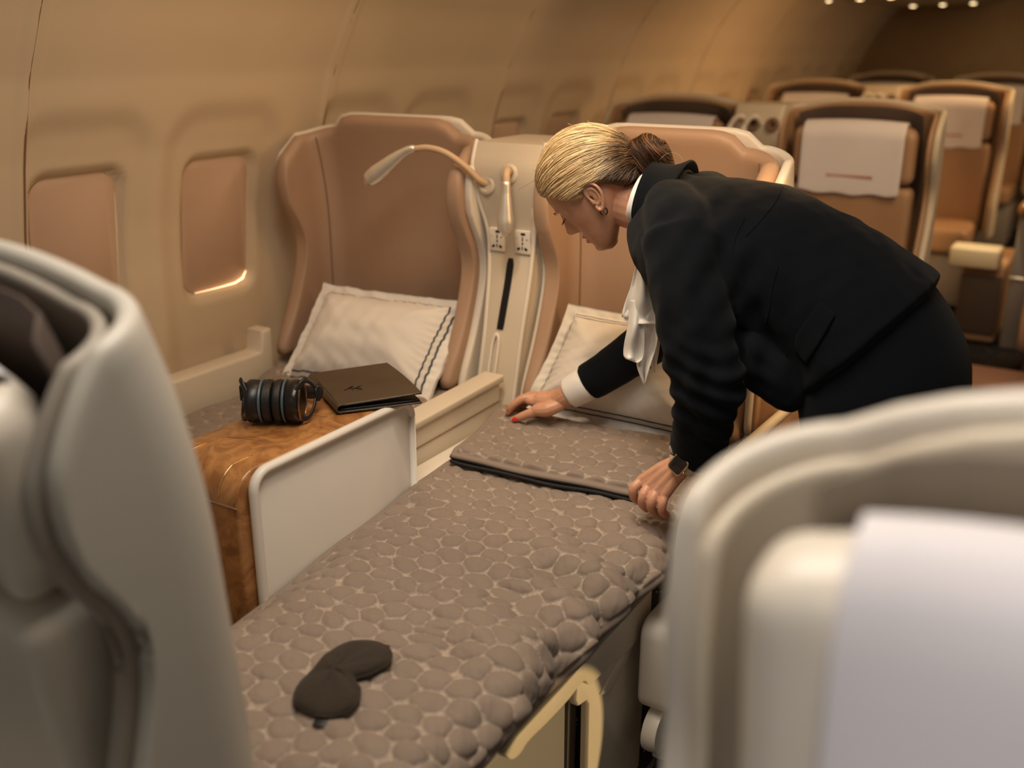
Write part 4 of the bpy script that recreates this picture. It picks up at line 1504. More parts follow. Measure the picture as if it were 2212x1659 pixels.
def hw_(p):
    return A(p) * HS @ HB.T + HO


# ---- head
zk = [-.118, -.112, -.100, -.085, -.065, -.045, -.025, 0, .025, .05, .075, .095, .110, .120]
yf = [.058, .074, .084, .083, .084, .081, .080, .082, .088, .087, .076, .057, .032, .005]
wx = [.010, .024, .037, .048, .057, .063, .067, .070, .072, .071, .062, .048, .030, .010]
yb = [.048, .040, .022, .003, -.02, -.045, -.07, -.088, -.094, -.092, -.08, -.062, -.038, -.015]
yc = [.053, .053, .043, .028, .010, -.005, -.010, -.012, -.012, -.012, -.010, -.008, -.005, -.003]


def smooth_table(t, z):
    fine = np.linspace(zk[0], zk[-1], 90)
    v = np.interp(fine, zk, t)
    v = np.convolve(np.pad(v, 3, 'edge'), np.ones(7) / 7, 'valid')
    return np.interp(z, fine, v)


def face_disp(x, z):
    ax = np.abs(x)
    h = np.interp(z, [-.046, -.041, -.034, -.026, -.012, .003, .014, .024], [0, .012, .027, .0300, .0215, .0120, .0045, 0])
    wd = np.interp(z, [-.045, -.03, -.01, .015], [.0125, .0120, .0078, .0075])
    d = h * np.exp(-(x / wd) ** 2)
    d += .006 * np.exp(-((ax - .0125) / .0055) ** 2 - ((z + .036) / .007) ** 2)
    lip = np.exp(-(x / .021) ** 4)
    d += lip * (.0092 * np.exp(-((z + .0565) / .0052) ** 2) + .0088 * np.exp(-((z + .0705) / .0060) ** 2) - .002 * np.exp(-((z + .0632) / .0016) ** 2))
    d += .006 * np.exp(-((z + .099) / .011) ** 2 - (x / .019) ** 2)
    d -= .010 * np.exp(-((ax - .030) / .014) ** 2 - ((z - .006) / .010) ** 2)
    d += .0075 * np.exp(-((ax - .031) / .0115) ** 2 - ((z - .001) / .0075) ** 2)
    d += .004 * np.exp(-((ax - .028) / .018) ** 2 - ((z - .023) / .006) ** 2)
    d += .0055 * np.exp(-((ax - .044) / .018) ** 2 - ((z + .024) / .017) ** 2)
    return d


nz_, nf = 150, 150
zz = np.linspace(-.118, .120, nz_); ph = np.linspace(0, 2 * np.pi, nf, endpoint=False)
Zg, Pg = np.meshgrid(zz, ph, indexing='ij')
cw = smooth_table(wx, Zg); cf = smooth_table(yf, Zg); cb = smooth_table(yb, Zg); cc = smooth_table(yc, Zg)
sp = np.sin(Pg); cp = np.cos(Pg)
Xh = cw * np.sign(sp) * np.abs(sp) ** 0.92
Yh = cc + np.where(cp > 0, (cf - cc) * np.abs(cp) ** 0.92, -(cc - cb) * np.abs(cp))
Yh = Yh + face_disp(Xh, Zg) * sm(cp, 0.15, 0.55)
HEADV = hw_(np.stack([Xh, Yh, Zg], -1).reshape(-1, 3))
HEADF = [(i * nf + j, (i + 1) * nf + j, (i + 1) * nf + (j + 1) % nf, i * nf + (j + 1) % nf) for i in range(nz_ - 1) for j in range(nf)]
HEADF += [tuple(range(nf)), tuple((nz_ - 1) * nf + j for j in range(nf))[::-1]]
head_parts = [(HEADV, HEADF)]


def ear(side):
    out = []
    c = A([side * .0715, -.012, -.010])
    def e(p, q, k=0.0):
        fl = .009 * (0.012 - p) / .03 + 0.0035 + k
        a = math.radians(12)
        pp = p * math.cos(a) - q * math.sin(a); qq = p * math.sin(a) + q * math.cos(a)
        return hw_(c + A([side * fl, pp, qq]))
    hl = [(.010, -.004), (.014, .010), (.012, .023), (.003, .030), (-.009, .028), (-.017, .016), (-.0175, .0), (-.013, -.013), (-.006, -.024), (.001, -.030), (.007, -.028), (.009, -.020)]
    P = spline([e(*p) for p in hl], 46)
    out.append(tube_vf(P, list(np.interp(np.linspace(0, 1, 46), [0, .2, .6, .8, 1], [.0026, .0034, .0034, .0046, .0036])), 8))
    ah = [(.004, .020), (-.005, .017), (-.0095, .006), (-.008, -.007), (-.002, -.015), (.004, -.016)]
    out.append(tube_vf(spline([e(p, q, -.001) for p, q in ah], 24), .0028, 8))
    out.append(tube_vf(A([e(.0105, -.003, .001), e(.010, -.010, .001)]), .0034, 8))
    # thin plate that closes the shell
    for p, q, r in ((-.004, .012, .013), (-.006, -.002, .011), (-.002, -.016, .010), (0.002, .018, .010)):
        V, F = sphere_vf((0, 0, 0), (.0035, r, r), 14, 8)
        cen = e(p, q, -.0045)
        out.append((V @ HB.T + cen, F))
    return out


head_parts += ear(-1) + ear(1)
# neck
neck_base = A([-0.785, 1.868, 1.128])
npts = spline([hw_([0, -.030, -.020]), hw_([0, -.030, -.062]), neck_base * .6 + hw_([0, -.036, -.080]) * .4, neck_base, neck_base + [.06, 0, -.02]], 14)
head_parts.append(tube_vf(npts, list(np.linspace(.050, .056, 14)), 20))

# ---- hands and forearms
def finger(pts, r):
    return tube_vf(spline(pts, 14), list(np.interp(np.linspace(0, 1, 14), [0, .5, 1], r)), 12)


hand_parts = []
WL = at(1497, 972, 1.872)
EL = A([-0.588, 1.640, 0.835])
hand_parts.append(tube_vf(spline([EL, (EL + WL) / 2 + A([0, -.004, 0]), WL, at(1474, 1002, 1.895)], 14), list(np.interp(np.linspace(0, 1, 14), [0, .6, .9, 1], [.037, .031, .0255, .0255])), 16))
kn = [at(1386, 1038, 1.950), at(1402, 1049, 1.938), at(1419, 1060, 1.926), at(1436, 1069, 1.916)]
wr = [at(1466, 994, 1.905), at(1470, 999, 1.897), at(1475, 1005, 1.893), at(1481, 1011, 1.892)]
for k in range(4):
    hand_parts.append(tube_vf(A([wr[k], (wr[k] + kn[k]) / 2 + A([0, 0, .004]), kn[k]]), [(.0135, .0135), (.0125, .012), (.0112, .0112)], 12))
for k in range(3):
    hand_parts.append(tube_vf(A([(wr[k] + wr[k + 1]) / 2, (kn[k] + kn[k + 1]) / 2]), [.013, .0105], 10))
# palm under the back of the hand
hand_parts.append(tube_vf(A([at(1470, 1008, 1.918), at(1430, 1040, 1.953), at(1412, 1058, 1.958)]), [(.022, .014), (.030, .013), (.030, .011)], 16, ref=unit(at(1470, 1008, 1.8) - at(1470, 1008, 1.9))))
fpt = [((1386, 1038, 1.950), (1369, 1055, 1.944), (1369, 1072, 1.954), (1378, 1082, 1.978)),
       ((1402, 1049, 1.938), (1390, 1070, 1.930), (1388, 1088, 1.940), (1397, 1098, 1.968)),
       ((1419, 1060, 1.926), (1409, 1080, 1.919), (1407, 1097, 1.930), (1416, 1107, 1.958)),
       ((1436, 1069, 1.916), (1431, 1087, 1.912), (1430, 1104, 1.922), (1438, 1112, 1.948))]
for k, q in enumerate(fpt):
    hand_parts.append(finger([at(*p) for p in q], ([.0102, .0094, .0086], [.0104, .0096, .0087], [.0102, .0095, .0086], [.0096, .0090, .0082])[k]))
hand_parts.append(finger([at(1462, 1004, 1.925), at(1425, 1025, 1.972), at(1398, 1050, 1.990), at(1392, 1072, 1.992)], [.0155, .0115, .010]))

WR_ = at(1238, 845, 2.352)
ER = A([-0.850, 2.048, 0.822])
hand_parts.append(tube_vf(spline([ER, (ER + WR_) / 2, WR_, at(1210, 862, 2.372)], 14), list(np.interp(np.linspace(0, 1, 14), [0, .6, .9, 1], [.036, .031, .0265, (.0265)])), 16))
# palm seen from the thumb side
hand_parts.append(tube_vf(spline([at(1218, 858, 2.370), at(1190, 866, 2.385), at(1165, 864, 2.400), at(1150, 860, 2.408)], 10), [(.0235, .026)] * 3 + [(.026, .024)] * 4 + [(.028, .0165)] * 3, 16, ref=(0, 0, 1.0)))
hand_parts.append(finger([at(1152, 858, 2.398), at(1128, 862, 2.398), at(1108, 876, 2.405), at(1098, 890, 2.418)], [.0112, .0098, .0082]))     # index
hand_parts.append(finger([at(1153, 856, 2.420), at(1130, 860, 2.424), at(1109, 875, 2.430), at(1101, 893, 2.438)], [.0112, .0100, .0085]))     # middle
hand_parts.append(finger([at(1156, 856, 2.440), at(1135, 862, 2.446), at(1117, 877, 2.450), at(1112, 895, 2.452)], [.0108, .0096, .0082]))     # ring
hand_parts.append(finger([at(1160, 858, 2.458), at(1143, 866, 2.464), at(1128, 880, 2.466), at(1124, 894, 2.464)], [.0096, .0086, .0075]))     # little
hand_parts.append(finger([at(1208, 874, 2.362), at(1182, 884, 2.362), at(1160, 886, 2.368)], [.0170, .0185, .0150]))                           # ball of the thumb
hand_parts.append(finger([at(1168, 885, 2.368), at(1146, 892, 2.372), at(1126, 900, 2.380), at(1110, 907, 2.392)], [.0135, .0108, .0088]))     # thumb

# ---- trunk, upper arms and legs under the clothes
BK = [(-.745, 1.208), (-.690, 1.203), (-.620, 1.194), (-.500, 1.178), (-.400, 1.138), (-.325, 1.098), (-.272, 1.070)]
FT = [(-.850, 1.085), (-.825, 1.025), (-.765, .965), (-.665, .918), (-.570, .890), (-.510, .862), (-.455, .800)]
HWd = [.085, .150, .188, .178, .162, .176, .196]
YM = 1.862
spine = A([((b[0] + f[0]) / 2, YM, (b[1] + f[1]) / 2) for b, f in zip(BK, FT)])
thick = A([math.hypot(b[0] - f[0], b[1] - f[1]) / 2 for b, f in zip(BK, FT)])
bdir = A([unit((b[0] - f[0], 0, b[1] - f[1])) for b, f in zip(BK, FT)])
body_parts = [tube_vf(spline(spine, 20), [(h * .75, t_ * .72) for h, t_ in zip(np.interp(np.linspace(0, 6, 20), range(7), HWd), np.interp(np.linspace(0, 6, 20), range(7), thick))], 24,
                      ref=A([unit(np.array([np.interp(q, range(7), bdir[:, k]) for k in range(3)])) for q in np.linspace(0, 6, 20)]))]
SL, SR = A([-.690, 1.720, 1.120]), A([-.735, 2.005, 1.105])
body_parts.append(tube_vf(A([SL, (SL + EL) / 2, EL]), [.05, .043, .036], 14))
body_parts.append(tube_vf(A([SR, (SR + ER) / 2, ER]), [.05, .043, .036], 14))
for yy in (1.798, 1.926):
    body_parts.append(tube_vf(spline([(-.30, yy, .90), (-.325, yy, .70), (-.335, yy, .50), (-.325, yy, .30), (-.300, yy, .10), (-.30, yy, .065)], 20),
                              list(np.interp(np.linspace(0, 1, 20), [0, .25, .5, .65, .95, 1], [.070, .066, .050, .050, .034, .034])), 16))
    body_parts.append(tube_vf(A([(-.285, yy, .050), (-.36, yy, .045), (-.46, yy, .030)]), [(.032, .032), (.036, .028), (.030, .018)], 14))

V, F, N = remesh(head_parts + hand_parts + body_parts, 0.00165, smooth=3, factor=0.5)
# skin tint: lips, cheeks, knuckles
loc = (V - HO) @ HB / HS
T = np.tile(A([0.57, 0.295, 0.182]), (len(V), 1))
inh = (np.abs(loc[:, 0]) < .1) & (loc[:, 1] > .02) & (np.abs(loc[:, 2]) < .13)
lip = inh * np.exp(-(np.abs(loc[:, 0]) / .022) ** 6) * np.exp(-((loc[:, 2] + .0635) / .0115) ** 6) * (loc[:, 1] > .075)
T = T * (1 - lip[:, None]) + A([0.46, 0.135, 0.105]) * lip[:, None]
chk = inh * np.exp(-((np.abs(loc[:, 0]) - .045) / .022) ** 2 - ((loc[:, 2] + .03) / .022) ** 2) * 0.45
T = T * (1 - chk[:, None]) + A([0.55, 0.235, 0.16]) * chk[:, None]
for k in kn + [at(*q[1]) for q in fpt] + [at(*q[2]) for q in fpt]:
    m_ = np.exp(-(np.linalg.norm(V - k, axis=1) / .011) ** 2) * 0.30
    T = T * (1 - m_[:, None]) + A([0.56, 0.22, 0.15]) * m_[:, None]
# fine creases of the hands
person = obj('person', V, F, M_SKIN, None, True, tint=T)
tag(person, 'person with a blonde bun in a black suit bending over the quilt', 'person')

# ---- eyes, lashes, brows
for s_ in (-1, 1):
    e_c = hw_([s_ * .0300, .0640, -.0015])
    V, F = sphere_vf(e_c, .0095, 18, 12)
    ey = obj('eye', V, F, M_EYE, person)
    P = [hw_([s_ * (.031 + dx), yy, zz_]) for dx, yy, zz_ in ((-.013, .0835, -.0005), (-.008, .0880, -.0022), (0, .0895, -.0030), (.008, .0870, -.0022), (.0145, .0815, .0005))]
    mb = MB(); V, F = tube_vf(spline(P, 16), .0009, 6); mb.add(V, F)
    for q, p in enumerate(spline(P, 22)[3:]):
        o_ = HB @ unit([s_ * (0.25 + 0.04 * q), 1.0, -0.55])
        V, F = tube_vf(A([p, p + o_ * .003, p + o_ * .0058 + HB @ A([0, 0, .0018])]), [.00055, .0004, .0001], 4); mb.add(V, F)
    mb.build('eyelashes', M_LASH, person)
    mb = MB()
    for q in range(46):
        f_ = q / 45
        p = hw_([s_ * (.014 + .034 * f_), .0925 - .0150 * f_ ** 1.8, .0200 + .0065 * math.sin(f_ * 2.6) - .003 * f_ + RNG.normal() * .0011])
        o_ = HB @ unit([s_ * 0.8, -0.15, 0.25])
        V, F = tube_vf(A([p, p + o_ * .0045]), [.0005, .0002], 4); mb.add(V, F)
    mb.build('eyebrow', M_BROW, person)

# ---- hair
HC = A([0, -.010, .012]); HA = A([.0835, .1150, .1215])       # the cap is an egg round the skull
BUN = A([0, -.128, -.030])


def hair_r(d):
    d = A(d)
    back = np.clip(-d[..., 1], 0, 1)
    r = 1 / np.sqrt((d / HA) ** 2 @ np.ones(3))
    return r


def hairline_ok(d):
    """direction belongs to the haired part: above forehead, round the ear, down to the nape"""
    az = np.arctan2(np.abs(d[..., 0]), d[..., 1])          # 0 at the face, pi at the back
    el = np.arcsin(np.clip(d[..., 2], -1, 1))
    lim = np.interp(az, [0, .17, .5, .79, 1.07, 1.30, 1.42, 1.6, 1.75, 1.97, 2.1, 2.39, 2.8, 3.15], [.55, .53, .46, .34, .06, -.08, .04, .11, .03, -.12, -.28, -.58, -.70, -.74])
    return el - lim


nph, nth = 150, 96
ph = np.linspace(0, 2 * np.pi, nph, endpoint=False); th = np.linspace(0.005, np.pi - 0.005, nth)
TH, PH = np.meshgrid(th, ph, indexing='ij')
Dg = np.stack([np.sin(TH) * np.sin(PH), np.sin(TH) * np.cos(PH), np.cos(TH)], -1)
ok = hairline_ok(Dg)
R_ = hair_r(Dg) * (0.86 + 0.14 * sm(ok, -0.07, 0.10))
flow = np.arctan2(Dg[..., 2] + .2, Dg[..., 0])
R_ = R_ + 0.0016 * np.sin(flow * 46) * sm(ok, 0.05, 0.2) + 0.001 * np.sin(flow * 101 + 3 * Dg[..., 1])
Vh = hw_((HC + Dg * R_[..., None]).reshape(-1, 3))
Fh = np.array([(i * nph + j, (i + 1) * nph + j, (i + 1) * nph + (j + 1) % nph, i * nph + (j + 1) % nph) for i in range(nth - 1) for j in range(nph)])
BLONDE = A([0.62, 0.41, 0.19]); PALE = A([0.86, 0.64, 0.36]); DARKH = A([0.030, 0.012, 0.005]); MIDH = A([0.17, 0.08, 0.03])
backw = sm(-Dg[..., 1], 0.45, 0.86) * (1 - sm(Dg[..., 2], 0.1, 0.55))
low = 1 - sm(Dg[..., 2], -0.22, 0.22)
kmix = np.clip(np.maximum(backw, low * sm(-Dg[..., 1], 0.22, 0.55)), 0, 1)
okf = ok.ravel(); Fh = Fh[(okf[Fh] > -0.075).all(1)]
Th = (BLONDE * 0.8 * (1 - kmix[..., None]) + DARKH * kmix[..., None]).reshape(-1, 3)
hair = obj('hair', Vh, Fh, M_HAIR, person, True, tint=Th)
hair['label'] = 'blonde hair swept back'


def strands(name, paths, rad, tint_of, parent, n=4, m=None):
    """many fine hairs as one mesh of thin tubes"""
    Vs, Fs, Ts = [], [], []
    off = 0
    for k, P in enumerate(paths):
        m_ = len(P)
        r = rad * (0.7 + 0.6 * RNG.random())
        Tn = np.gradient(P, axis=0); Tn /= np.linalg.norm(Tn, axis=1)[:, None] + 1e-9
        rf = unit(RNG.normal(size=3))
        Nn = np.cross(Tn, rf); Nn /= np.linalg.norm(Nn, axis=1)[:, None] + 1e-9; Bn = np.cross(Tn, Nn)
        tp = np.interp(np.linspace(0, 1, m_), [0, .1, .9, 1], [.4, 1, 1, .3])[:, None] * r
        ring = [P + tp * (math.cos(a) * Nn + math.sin(a) * Bn) for a in np.linspace(0, 2 * math.pi, n, endpoint=False)]
        Vk = np.stack(ring, 1).reshape(-1, 3)
        i = np.arange(m_ - 1)[:, None] * n; j = np.arange(n)[None, :]
        f = np.stack([i + j, i + (j + 1) % n, i + n + (j + 1) % n, i + n + j], -1).reshape(-1, 4) + off
        Vs.append(Vk); Fs.append(f); Ts.append(np.repeat(tint_of(k, P), n, axis=0)); off += len(Vk)
    return obj(name, np.vstack(Vs), np.vstack(Fs), m or M_HAIR, parent, True, tint=np.vstack(Ts))


r_ = np.random.default_rng(3)
paths = []; meta = []
tries = 0
bd = unit(BUN * A([1, .92, 1]) - HC)
while len(paths) < 2300 and tries < 40000:
    tries += 1
    d0 = unit(r_.normal(size=3))
    k0 = hairline_ok(d0)
    if k0 < 0.0 or (k0 > 0.12 and r_.random() > 0.22):
        continue
    if d0 @ bd > 0.93:
        continue
    # slide along the surface to the bun, a touch upwards first so hair sweeps back
    side = np.sign(d0[0]) if abs(d0[0]) > 0.02 else r_.choice([-1, 1])
    endd = unit(bd + A([side * .16 * r_.random(), 0, (d0[2]) * .22]) + r_.normal(size=3) * 0.03)
    t = np.linspace(0, 1, 18)
    om = math.acos(np.clip(d0 @ endd, -1, 1))
    D_ = (np.sin((1 - t) * om)[:, None] * d0 + np.sin(t * om)[:, None] * endd) / math.sin(om)
    lift = 0.18 * np.sin(t * np.pi)[:, None] * A([0, 0, 1.0]) * (1 - sm(d0[2], 0.3, 0.8)) * 0.6
    D_ = D_ + lift
    D_ /= np.linalg.norm(D_, axis=1)[:, None]
    kk = hairline_ok(D_)
    if kk.min() < -0.05:
        continue
    base = hair_r(D_) * (0.86 + 0.14 * sm(kk, -0.07, 0.10))
    h_ = 0.0012 + 0.0030 * r_.random() + 0.0015 * np.sin(t * np.pi * r_.uniform(1, 3) + r_.uniform(0, 6))
    loc_ = HC + D_ * (base + h_)[:, None]
    paths.append(hw_(loc_)); meta.append((r_.random(), D_))


def tint_hair(k, P):
    q, D_ = meta[k]
    bw = sm(-D_[:, 1], 0.42, 0.88) * (1 - 0.9 * sm(D_[:, 2], 0.1, 0.55))
    lw = (1 - sm(D_[:, 2], -0.22, 0.22)) * sm(-D_[:, 1], 0.22, 0.55)
    kx = np.clip(np.maximum(bw, lw), 0, 1)[:, None]
    b = BLONDE * (0.62 + 0.5 * q) if q < 0.42 else PALE * (0.8 + 0.4 * (q - 0.42))
    d = DARKH if q < 0.7 else MIDH
    return b * (1 - kx) + d * kx


strands('hair_strands', paths, 0.00075, tint_hair, hair)
# bun: a wound coil of dark hair
bc = BUN + A([0, -.002, -.010])
BR = A([.053, .043, .052])
V, F = sphere_vf((0, 0, 0), BR * .93, 28, 18)
bun = obj('hair_bun', hw_(V + bc), F, M_HAIRDK, person, True, tint=np.tile(DARKH * .8, (len(V), 1)))
bun['label'] = 'dark brown wound bun'
bp = []; bq = []
for k in range(620):
    t = np.linspace(0, 1, 20)
    a0 = r_.uniform(0, 6.28); sw = r_.uniform(1.6, 3.6)
    pol0 = r_.uniform(0.15, 1.9); pol1 = pol0 + r_.uniform(-.35, .35)
    pol = pol0 + (pol1 - pol0) * t
    az = a0 + sw * t
    tw = 1 + 0.05 * np.sin(az * 3 + pol * 5) + r_.uniform(-.02, .05)
    d = np.stack([np.sin(pol) * np.cos(az), -np.cos(pol), np.sin(pol) * np.sin(az)], 1)
    bp.append(hw_(bc + d * BR * tw[:, None])); bq.append(r_.random())
strands('bun_strands', bp, 0.0008, lambda k, P: np.tile((DARKH * (0.6 + 0.9 * bq[k])) if bq[k] < .8 else A([0.13, 0.052, 0.02]), (len(P), 1)), bun, m=M_HAIRDK)
# loose hairs
fp = []
for k in range(42):
    d0 = unit(r_.normal(size=3) * A([.6, .8, .6]) + A([-0.3, .3, .7]))
    if hairline_ok(d0) < 0.02:
        continue
    p0 = HC + d0 * hair_r(d0)
    e_ = unit(d0 * .7 + r_.normal(size=3) * .6)
    t = np.linspace(0, 1, 10)[:, None]; Ln = r_.uniform(.012, .035)
    fp.append(hw_(p0 + (d0 * .4 + e_ * .6) * t * Ln + np.cross(e_, d0) * (t ** 2) * Ln * .6))
for P in ([(1425, 345), (1440, 332), (1458, 330), (1472, 340), (1476, 346)], [(1160, 385), (1145, 395), (1128, 405), (1118, 410)], [(1160, 358), (1145, 353), (1128, 352)]):
    fp.append(spline([at(u, v, 1.96) for u, v in P], 12))
strands('loose_hair', fp, 0.00032, lambda k, P: np.tile(BLONDE if k % 3 else MIDH, (len(P), 1)), hair)

# ---- earring
th_ = np.linspace(-0.4, 2 * np.pi - 1.2, 26)
ec = hw_(A([-.0785, -.004, -.044]))
tube('earring', A([ec + HB @ A([-.001, .0075 * math.cos(a), .0075 * math.sin(a)]) for a in th_]), .0013, M_BLACKG, person, n=8)

# ---- jacket
jk = []
nS = 30
q = np.linspace(0, 6, nS)
jr = A([unit(np.array([np.interp(k, range(7), bdir[:, c]) for c in range(3)])) for k in q])
sp_ = spline(spine, nS)
V, F = tube_vf(sp_, [(h, t_) for h, t_ in zip(np.interp(q, range(7), HWd), np.interp(q, range(7), thick))], 40, ref=jr, capk=0.12)
jk.append((V, F))
# shoulders
jk.append(tube_vf(spline([A([-.745, 1.805, 1.150]), A([-.705, 1.745, 1.135]), A([-.675, 1.712, 1.105])], 8), [.056, .060, .063, .065, .068, .070, .070, .070], 20))
jk.append(tube_vf(spline([A([-.760, 1.925, 1.150]), A([-.735, 1.975, 1.135]), A([-.735, 2.010, 1.105])], 8), [.056, .060, .064, .067, .069, .070, .070, .070], 20))
SLV = [(-.690, 1.715, 1.120), (-.655, 1.680, 1.040), (-.620, 1.650, .950), (-.590, 1.637, .865), (-.594, 1.648, .800), (-.612, 1.672, .735), (-.620, 1.682, .712)]
jk.append(tube_vf(spline(SLV, 26), list(np.interp(np.linspace(0, 6, 26), range(7), [.071, .073, .069, .063, .058, .0535, .0525])), 24, capk=0.1))
CUFF_R = at(1272, 826, 2.335)
SRV = [(-.745, 2.005, 1.105), (-.790, 2.035, 1.010), (-.835, 2.052, .900), (-.862, 2.050, .822), (-.915, 2.036, .765), tuple(CUFF_R + A([.025, .008, .019])), tuple(CUFF_R)]
jk.append(tube_vf(spline(SRV, 26), list(np.interp(np.linspace(0, 6, 26), range(7), [.076, .070, .063, .059, .052, .046, .0445])), 24, capk=0.1))
# breast and hip pocket fullness
jk.append(tube_vf(spline([(-.58, 1.75, .925), (-.52, 1.735, .895), (-.475, 1.74, .855)], 8), .050, 16))
V, F, N = remesh(jk, 0.0052, smooth=6, factor=0.5)
# cloth folds: round the elbow, under the arm, across the waist
W_ = noise3(V, 41, 3, 6.0) * .0030 + noise3(V, 43, 2, 15.0) * .0012
dL = np.linalg.norm(V - A([-.592, 1.640, .855]), axis=1)
W_ += .0075 * np.exp(-(dL / .085) ** 2) * np.sin(V[:, 2] * 165 + V[:, 0] * 60 + 3 * noise3(V, 47, 1, 5))
dA = np.linalg.norm((V - A([-.625, 1.70, 1.02])) * A([1, 1, .55]), axis=1)
W_ += .0050 * np.exp(-(dA / .09) ** 2) * np.sin(V[:, 0] * 110 - V[:, 2] * 45 + 2 * noise3(V, 48, 1, 5))
dB = np.linalg.norm((V - A([-.555, 1.70, .935])) * A([1, .6, .7]), axis=1)
W_ += .0080 * np.exp(-(dB / .10) ** 2) * np.sin(V[:, 0] * 105 + V[:, 2] * 22 + 2 * noise3(V, 49, 1, 6))
dC = np.abs((V[:, 0] - (-.632)) * .85 + (V[:, 2] - 1.205) * .3)
V = V + N * W_[:, None]
jacket = obj('jacket', V, F, M_NAVY, person)
jacket['label'] = 'black tailored suit jacket'

# turned-up collar round the back of the neck
cax = unit([-.93, -.05, .14]); cu = unit(A([.24, 0, .97]) - cax * (A([.24, 0, .97]) @ cax)); cs_ = np.cross(cu, cax)


def collar(name, c, r0, r1, h0, h1, t, a0, a1, m, lift=0.0):
    G = np.zeros((40, 9, 3))
    for i, a in enumerate(np.linspace(a0, a1, 40)):
        ra = math.radians(a)
        fr = 1 - 0.35 * (1 - math.cos(ra)) / 2
        for j, f_ in enumerate(np.linspace(0, 1, 9)):
            r = r0 + (r1 - r0) * f_ + 0.010 * math.sin(f_ * math.pi) * -1
            h = (h0 + (h1 - h0) * f_) 
            G[i, j] = A(c) + cax * h + (cu * math.cos(ra) * fr * 1.0 + cs_ * math.sin(ra)) * (r + lift * math.exp(-(a / 45) ** 2) * f_)
    return slab(name, G, t, m, jacket)


collar('collar', (-.782, 1.866, 1.140), .078, .066, -.028, .044, .006, -150, 150, M_NAVY, lift=.012)
collar('collar_fall', (-.782, 1.866, 1.140), .098, .070, -.030, .039, .005, -120, 120, M_NAVY, lift=.014)
blo = collar('blouse_collar', (-.790, 1.866, 1.136), .070, .0600, -.04, .050, .004, -165, 165, M_WHITECLOTH)
blo['label'] = 'white blouse collar'

# pocket flap and seams on the near side of the jacket
from mathutils.bvhtree import BVHTree
_bm = bmesh.new(); _bm.from_mesh(jacket.data); JB = BVHTree.FromBMesh(_bm); _bm.free()


def onto(u, v, lift=0.0):
    """the spot of the jacket met along the view line through a measured point"""
    r = unit(_F + _R * (u - 1106) / 2150 + _U * (829.5 - v) / 2150)
    h = JB.ray_cast(Vector(_C), Vector(r), 6.0)
    if h[0] is None:
        return None
    return A(h[0]) + A(h[1]) * lift


def surf_strip(name, left, right, n, k, lift, t, m, parent):
    L_ = spline(left, n); R2 = spline(right, n)
    G = np.zeros((n, k, 3)); last = None
    for i in range(n):
        for j in range(k):
            f_ = j / (k - 1)
            p = onto(*(L_[i] * (1 - f_) + R2[i] * f_), lift)
            if p is None or (last is not None and np.linalg.norm(p - last) > .12):
                p = last if last is not None else at(*(L_[i]), 1.7)
            G[i, j] = p; last = p
    return slab(name, G[:, ::-1], t, m, parent)


surf_strip('pocket_flap', [(1775, 655), (1748, 690), (1727, 725), (1722, 752)], [(1802, 682), (1785, 715), (1762, 752), (1745, 780)], 16, 8, .004, .005, M_NAVY, jacket)
for nm, pts in (('back_seam', [(1690, 404), (1672, 440), (1640, 480), (1612, 510)]), ('shoulder_seam', [(1608, 470), (1588, 515), (1582, 560), (1590, 610)]), ('side_seam', [(1680, 575), (1668, 620), (1662, 665), (1655, 700)])):
    P = [onto(u, v, .0005) for u, v in spline(pts, 24)]
    P = [p for p in P if p is not None]
    if len(P) > 6:
        tube(nm, P, .0013, M_NAVY, jacket, n=6)

# ---- skirt from the jacket hem to the knee
sk = []
SK = [((-.330, 1.085), (-.545, .900), .150), ((-.262, 1.035), (-.475, .830), .172), ((-.212, .965), (-.462, .775), .188), ((-.196, .885), (-.462, .745), .192), ((-.200, .800), (-.460, .715), .188), ((-.220, .70), (-.452, .66), .176), ((-.245, .60), (-.440, .58), .160), ((-.262, .50), (-.430, .49), .148)]
P = A([((b[0] + f[0]) / 2, YM, (b[1] + f[1]) / 2) for b, f, h in SK])
q = np.linspace(0, 7, 30)
tk = [math.hypot(b[0] - f[0], b[1] - f[1]) / 2 for b, f, h in SK]
rd = A([unit((b[0] - f[0], 0, b[1] - f[1])) for b, f, h in SK])
V, F = tube_vf(spline(P, 30), [(h, t_) for h, t_ in zip(np.interp(q, range(8), [s[2] for s in SK]), np.interp(q, range(8), tk))], 44,
               ref=A([unit(np.array([np.interp(k, range(8), rd[:, c]) for c in range(3)])) for k in q]), capk=0.1)
skirt = obj('skirt', V, F, M_NAVY, person)
for yy in (1.798, 1.926):
    V, F = tube_vf(A([(-.255, yy, .055), (-.36, yy, .048), (-.475, yy, .030)]), [(.038, .045), (.041, .034), (.034, .022)], 18)
    obj('shoe', V, F, M_SHOE, person)

# ---- white neck scarf hanging down in front
sc_root = None
def ribbon(name, left, right, y, seed, parent, fold=0.010, t=0.003, n=30, k=11, waves=2.2):
    L_ = spline(left, n); R2 = spline(right, n)
    G = np.zeros((n, k, 3))
    for i in range(n):
        for j in range(k):
            f_ = j / (k - 1)
            u, v = L_[i] * (1 - f_) + R2[i] * f_
            yy = y + fold * math.sin(f_ * math.pi * waves + seed + i * .05) * min(1, i / 8) + .004 * math.sin(i * .35 + seed)
            G[i, j] = aty(u, v, yy)
    return slab(name, G[:, ::-1], t, M_WHITECLOTH, parent)


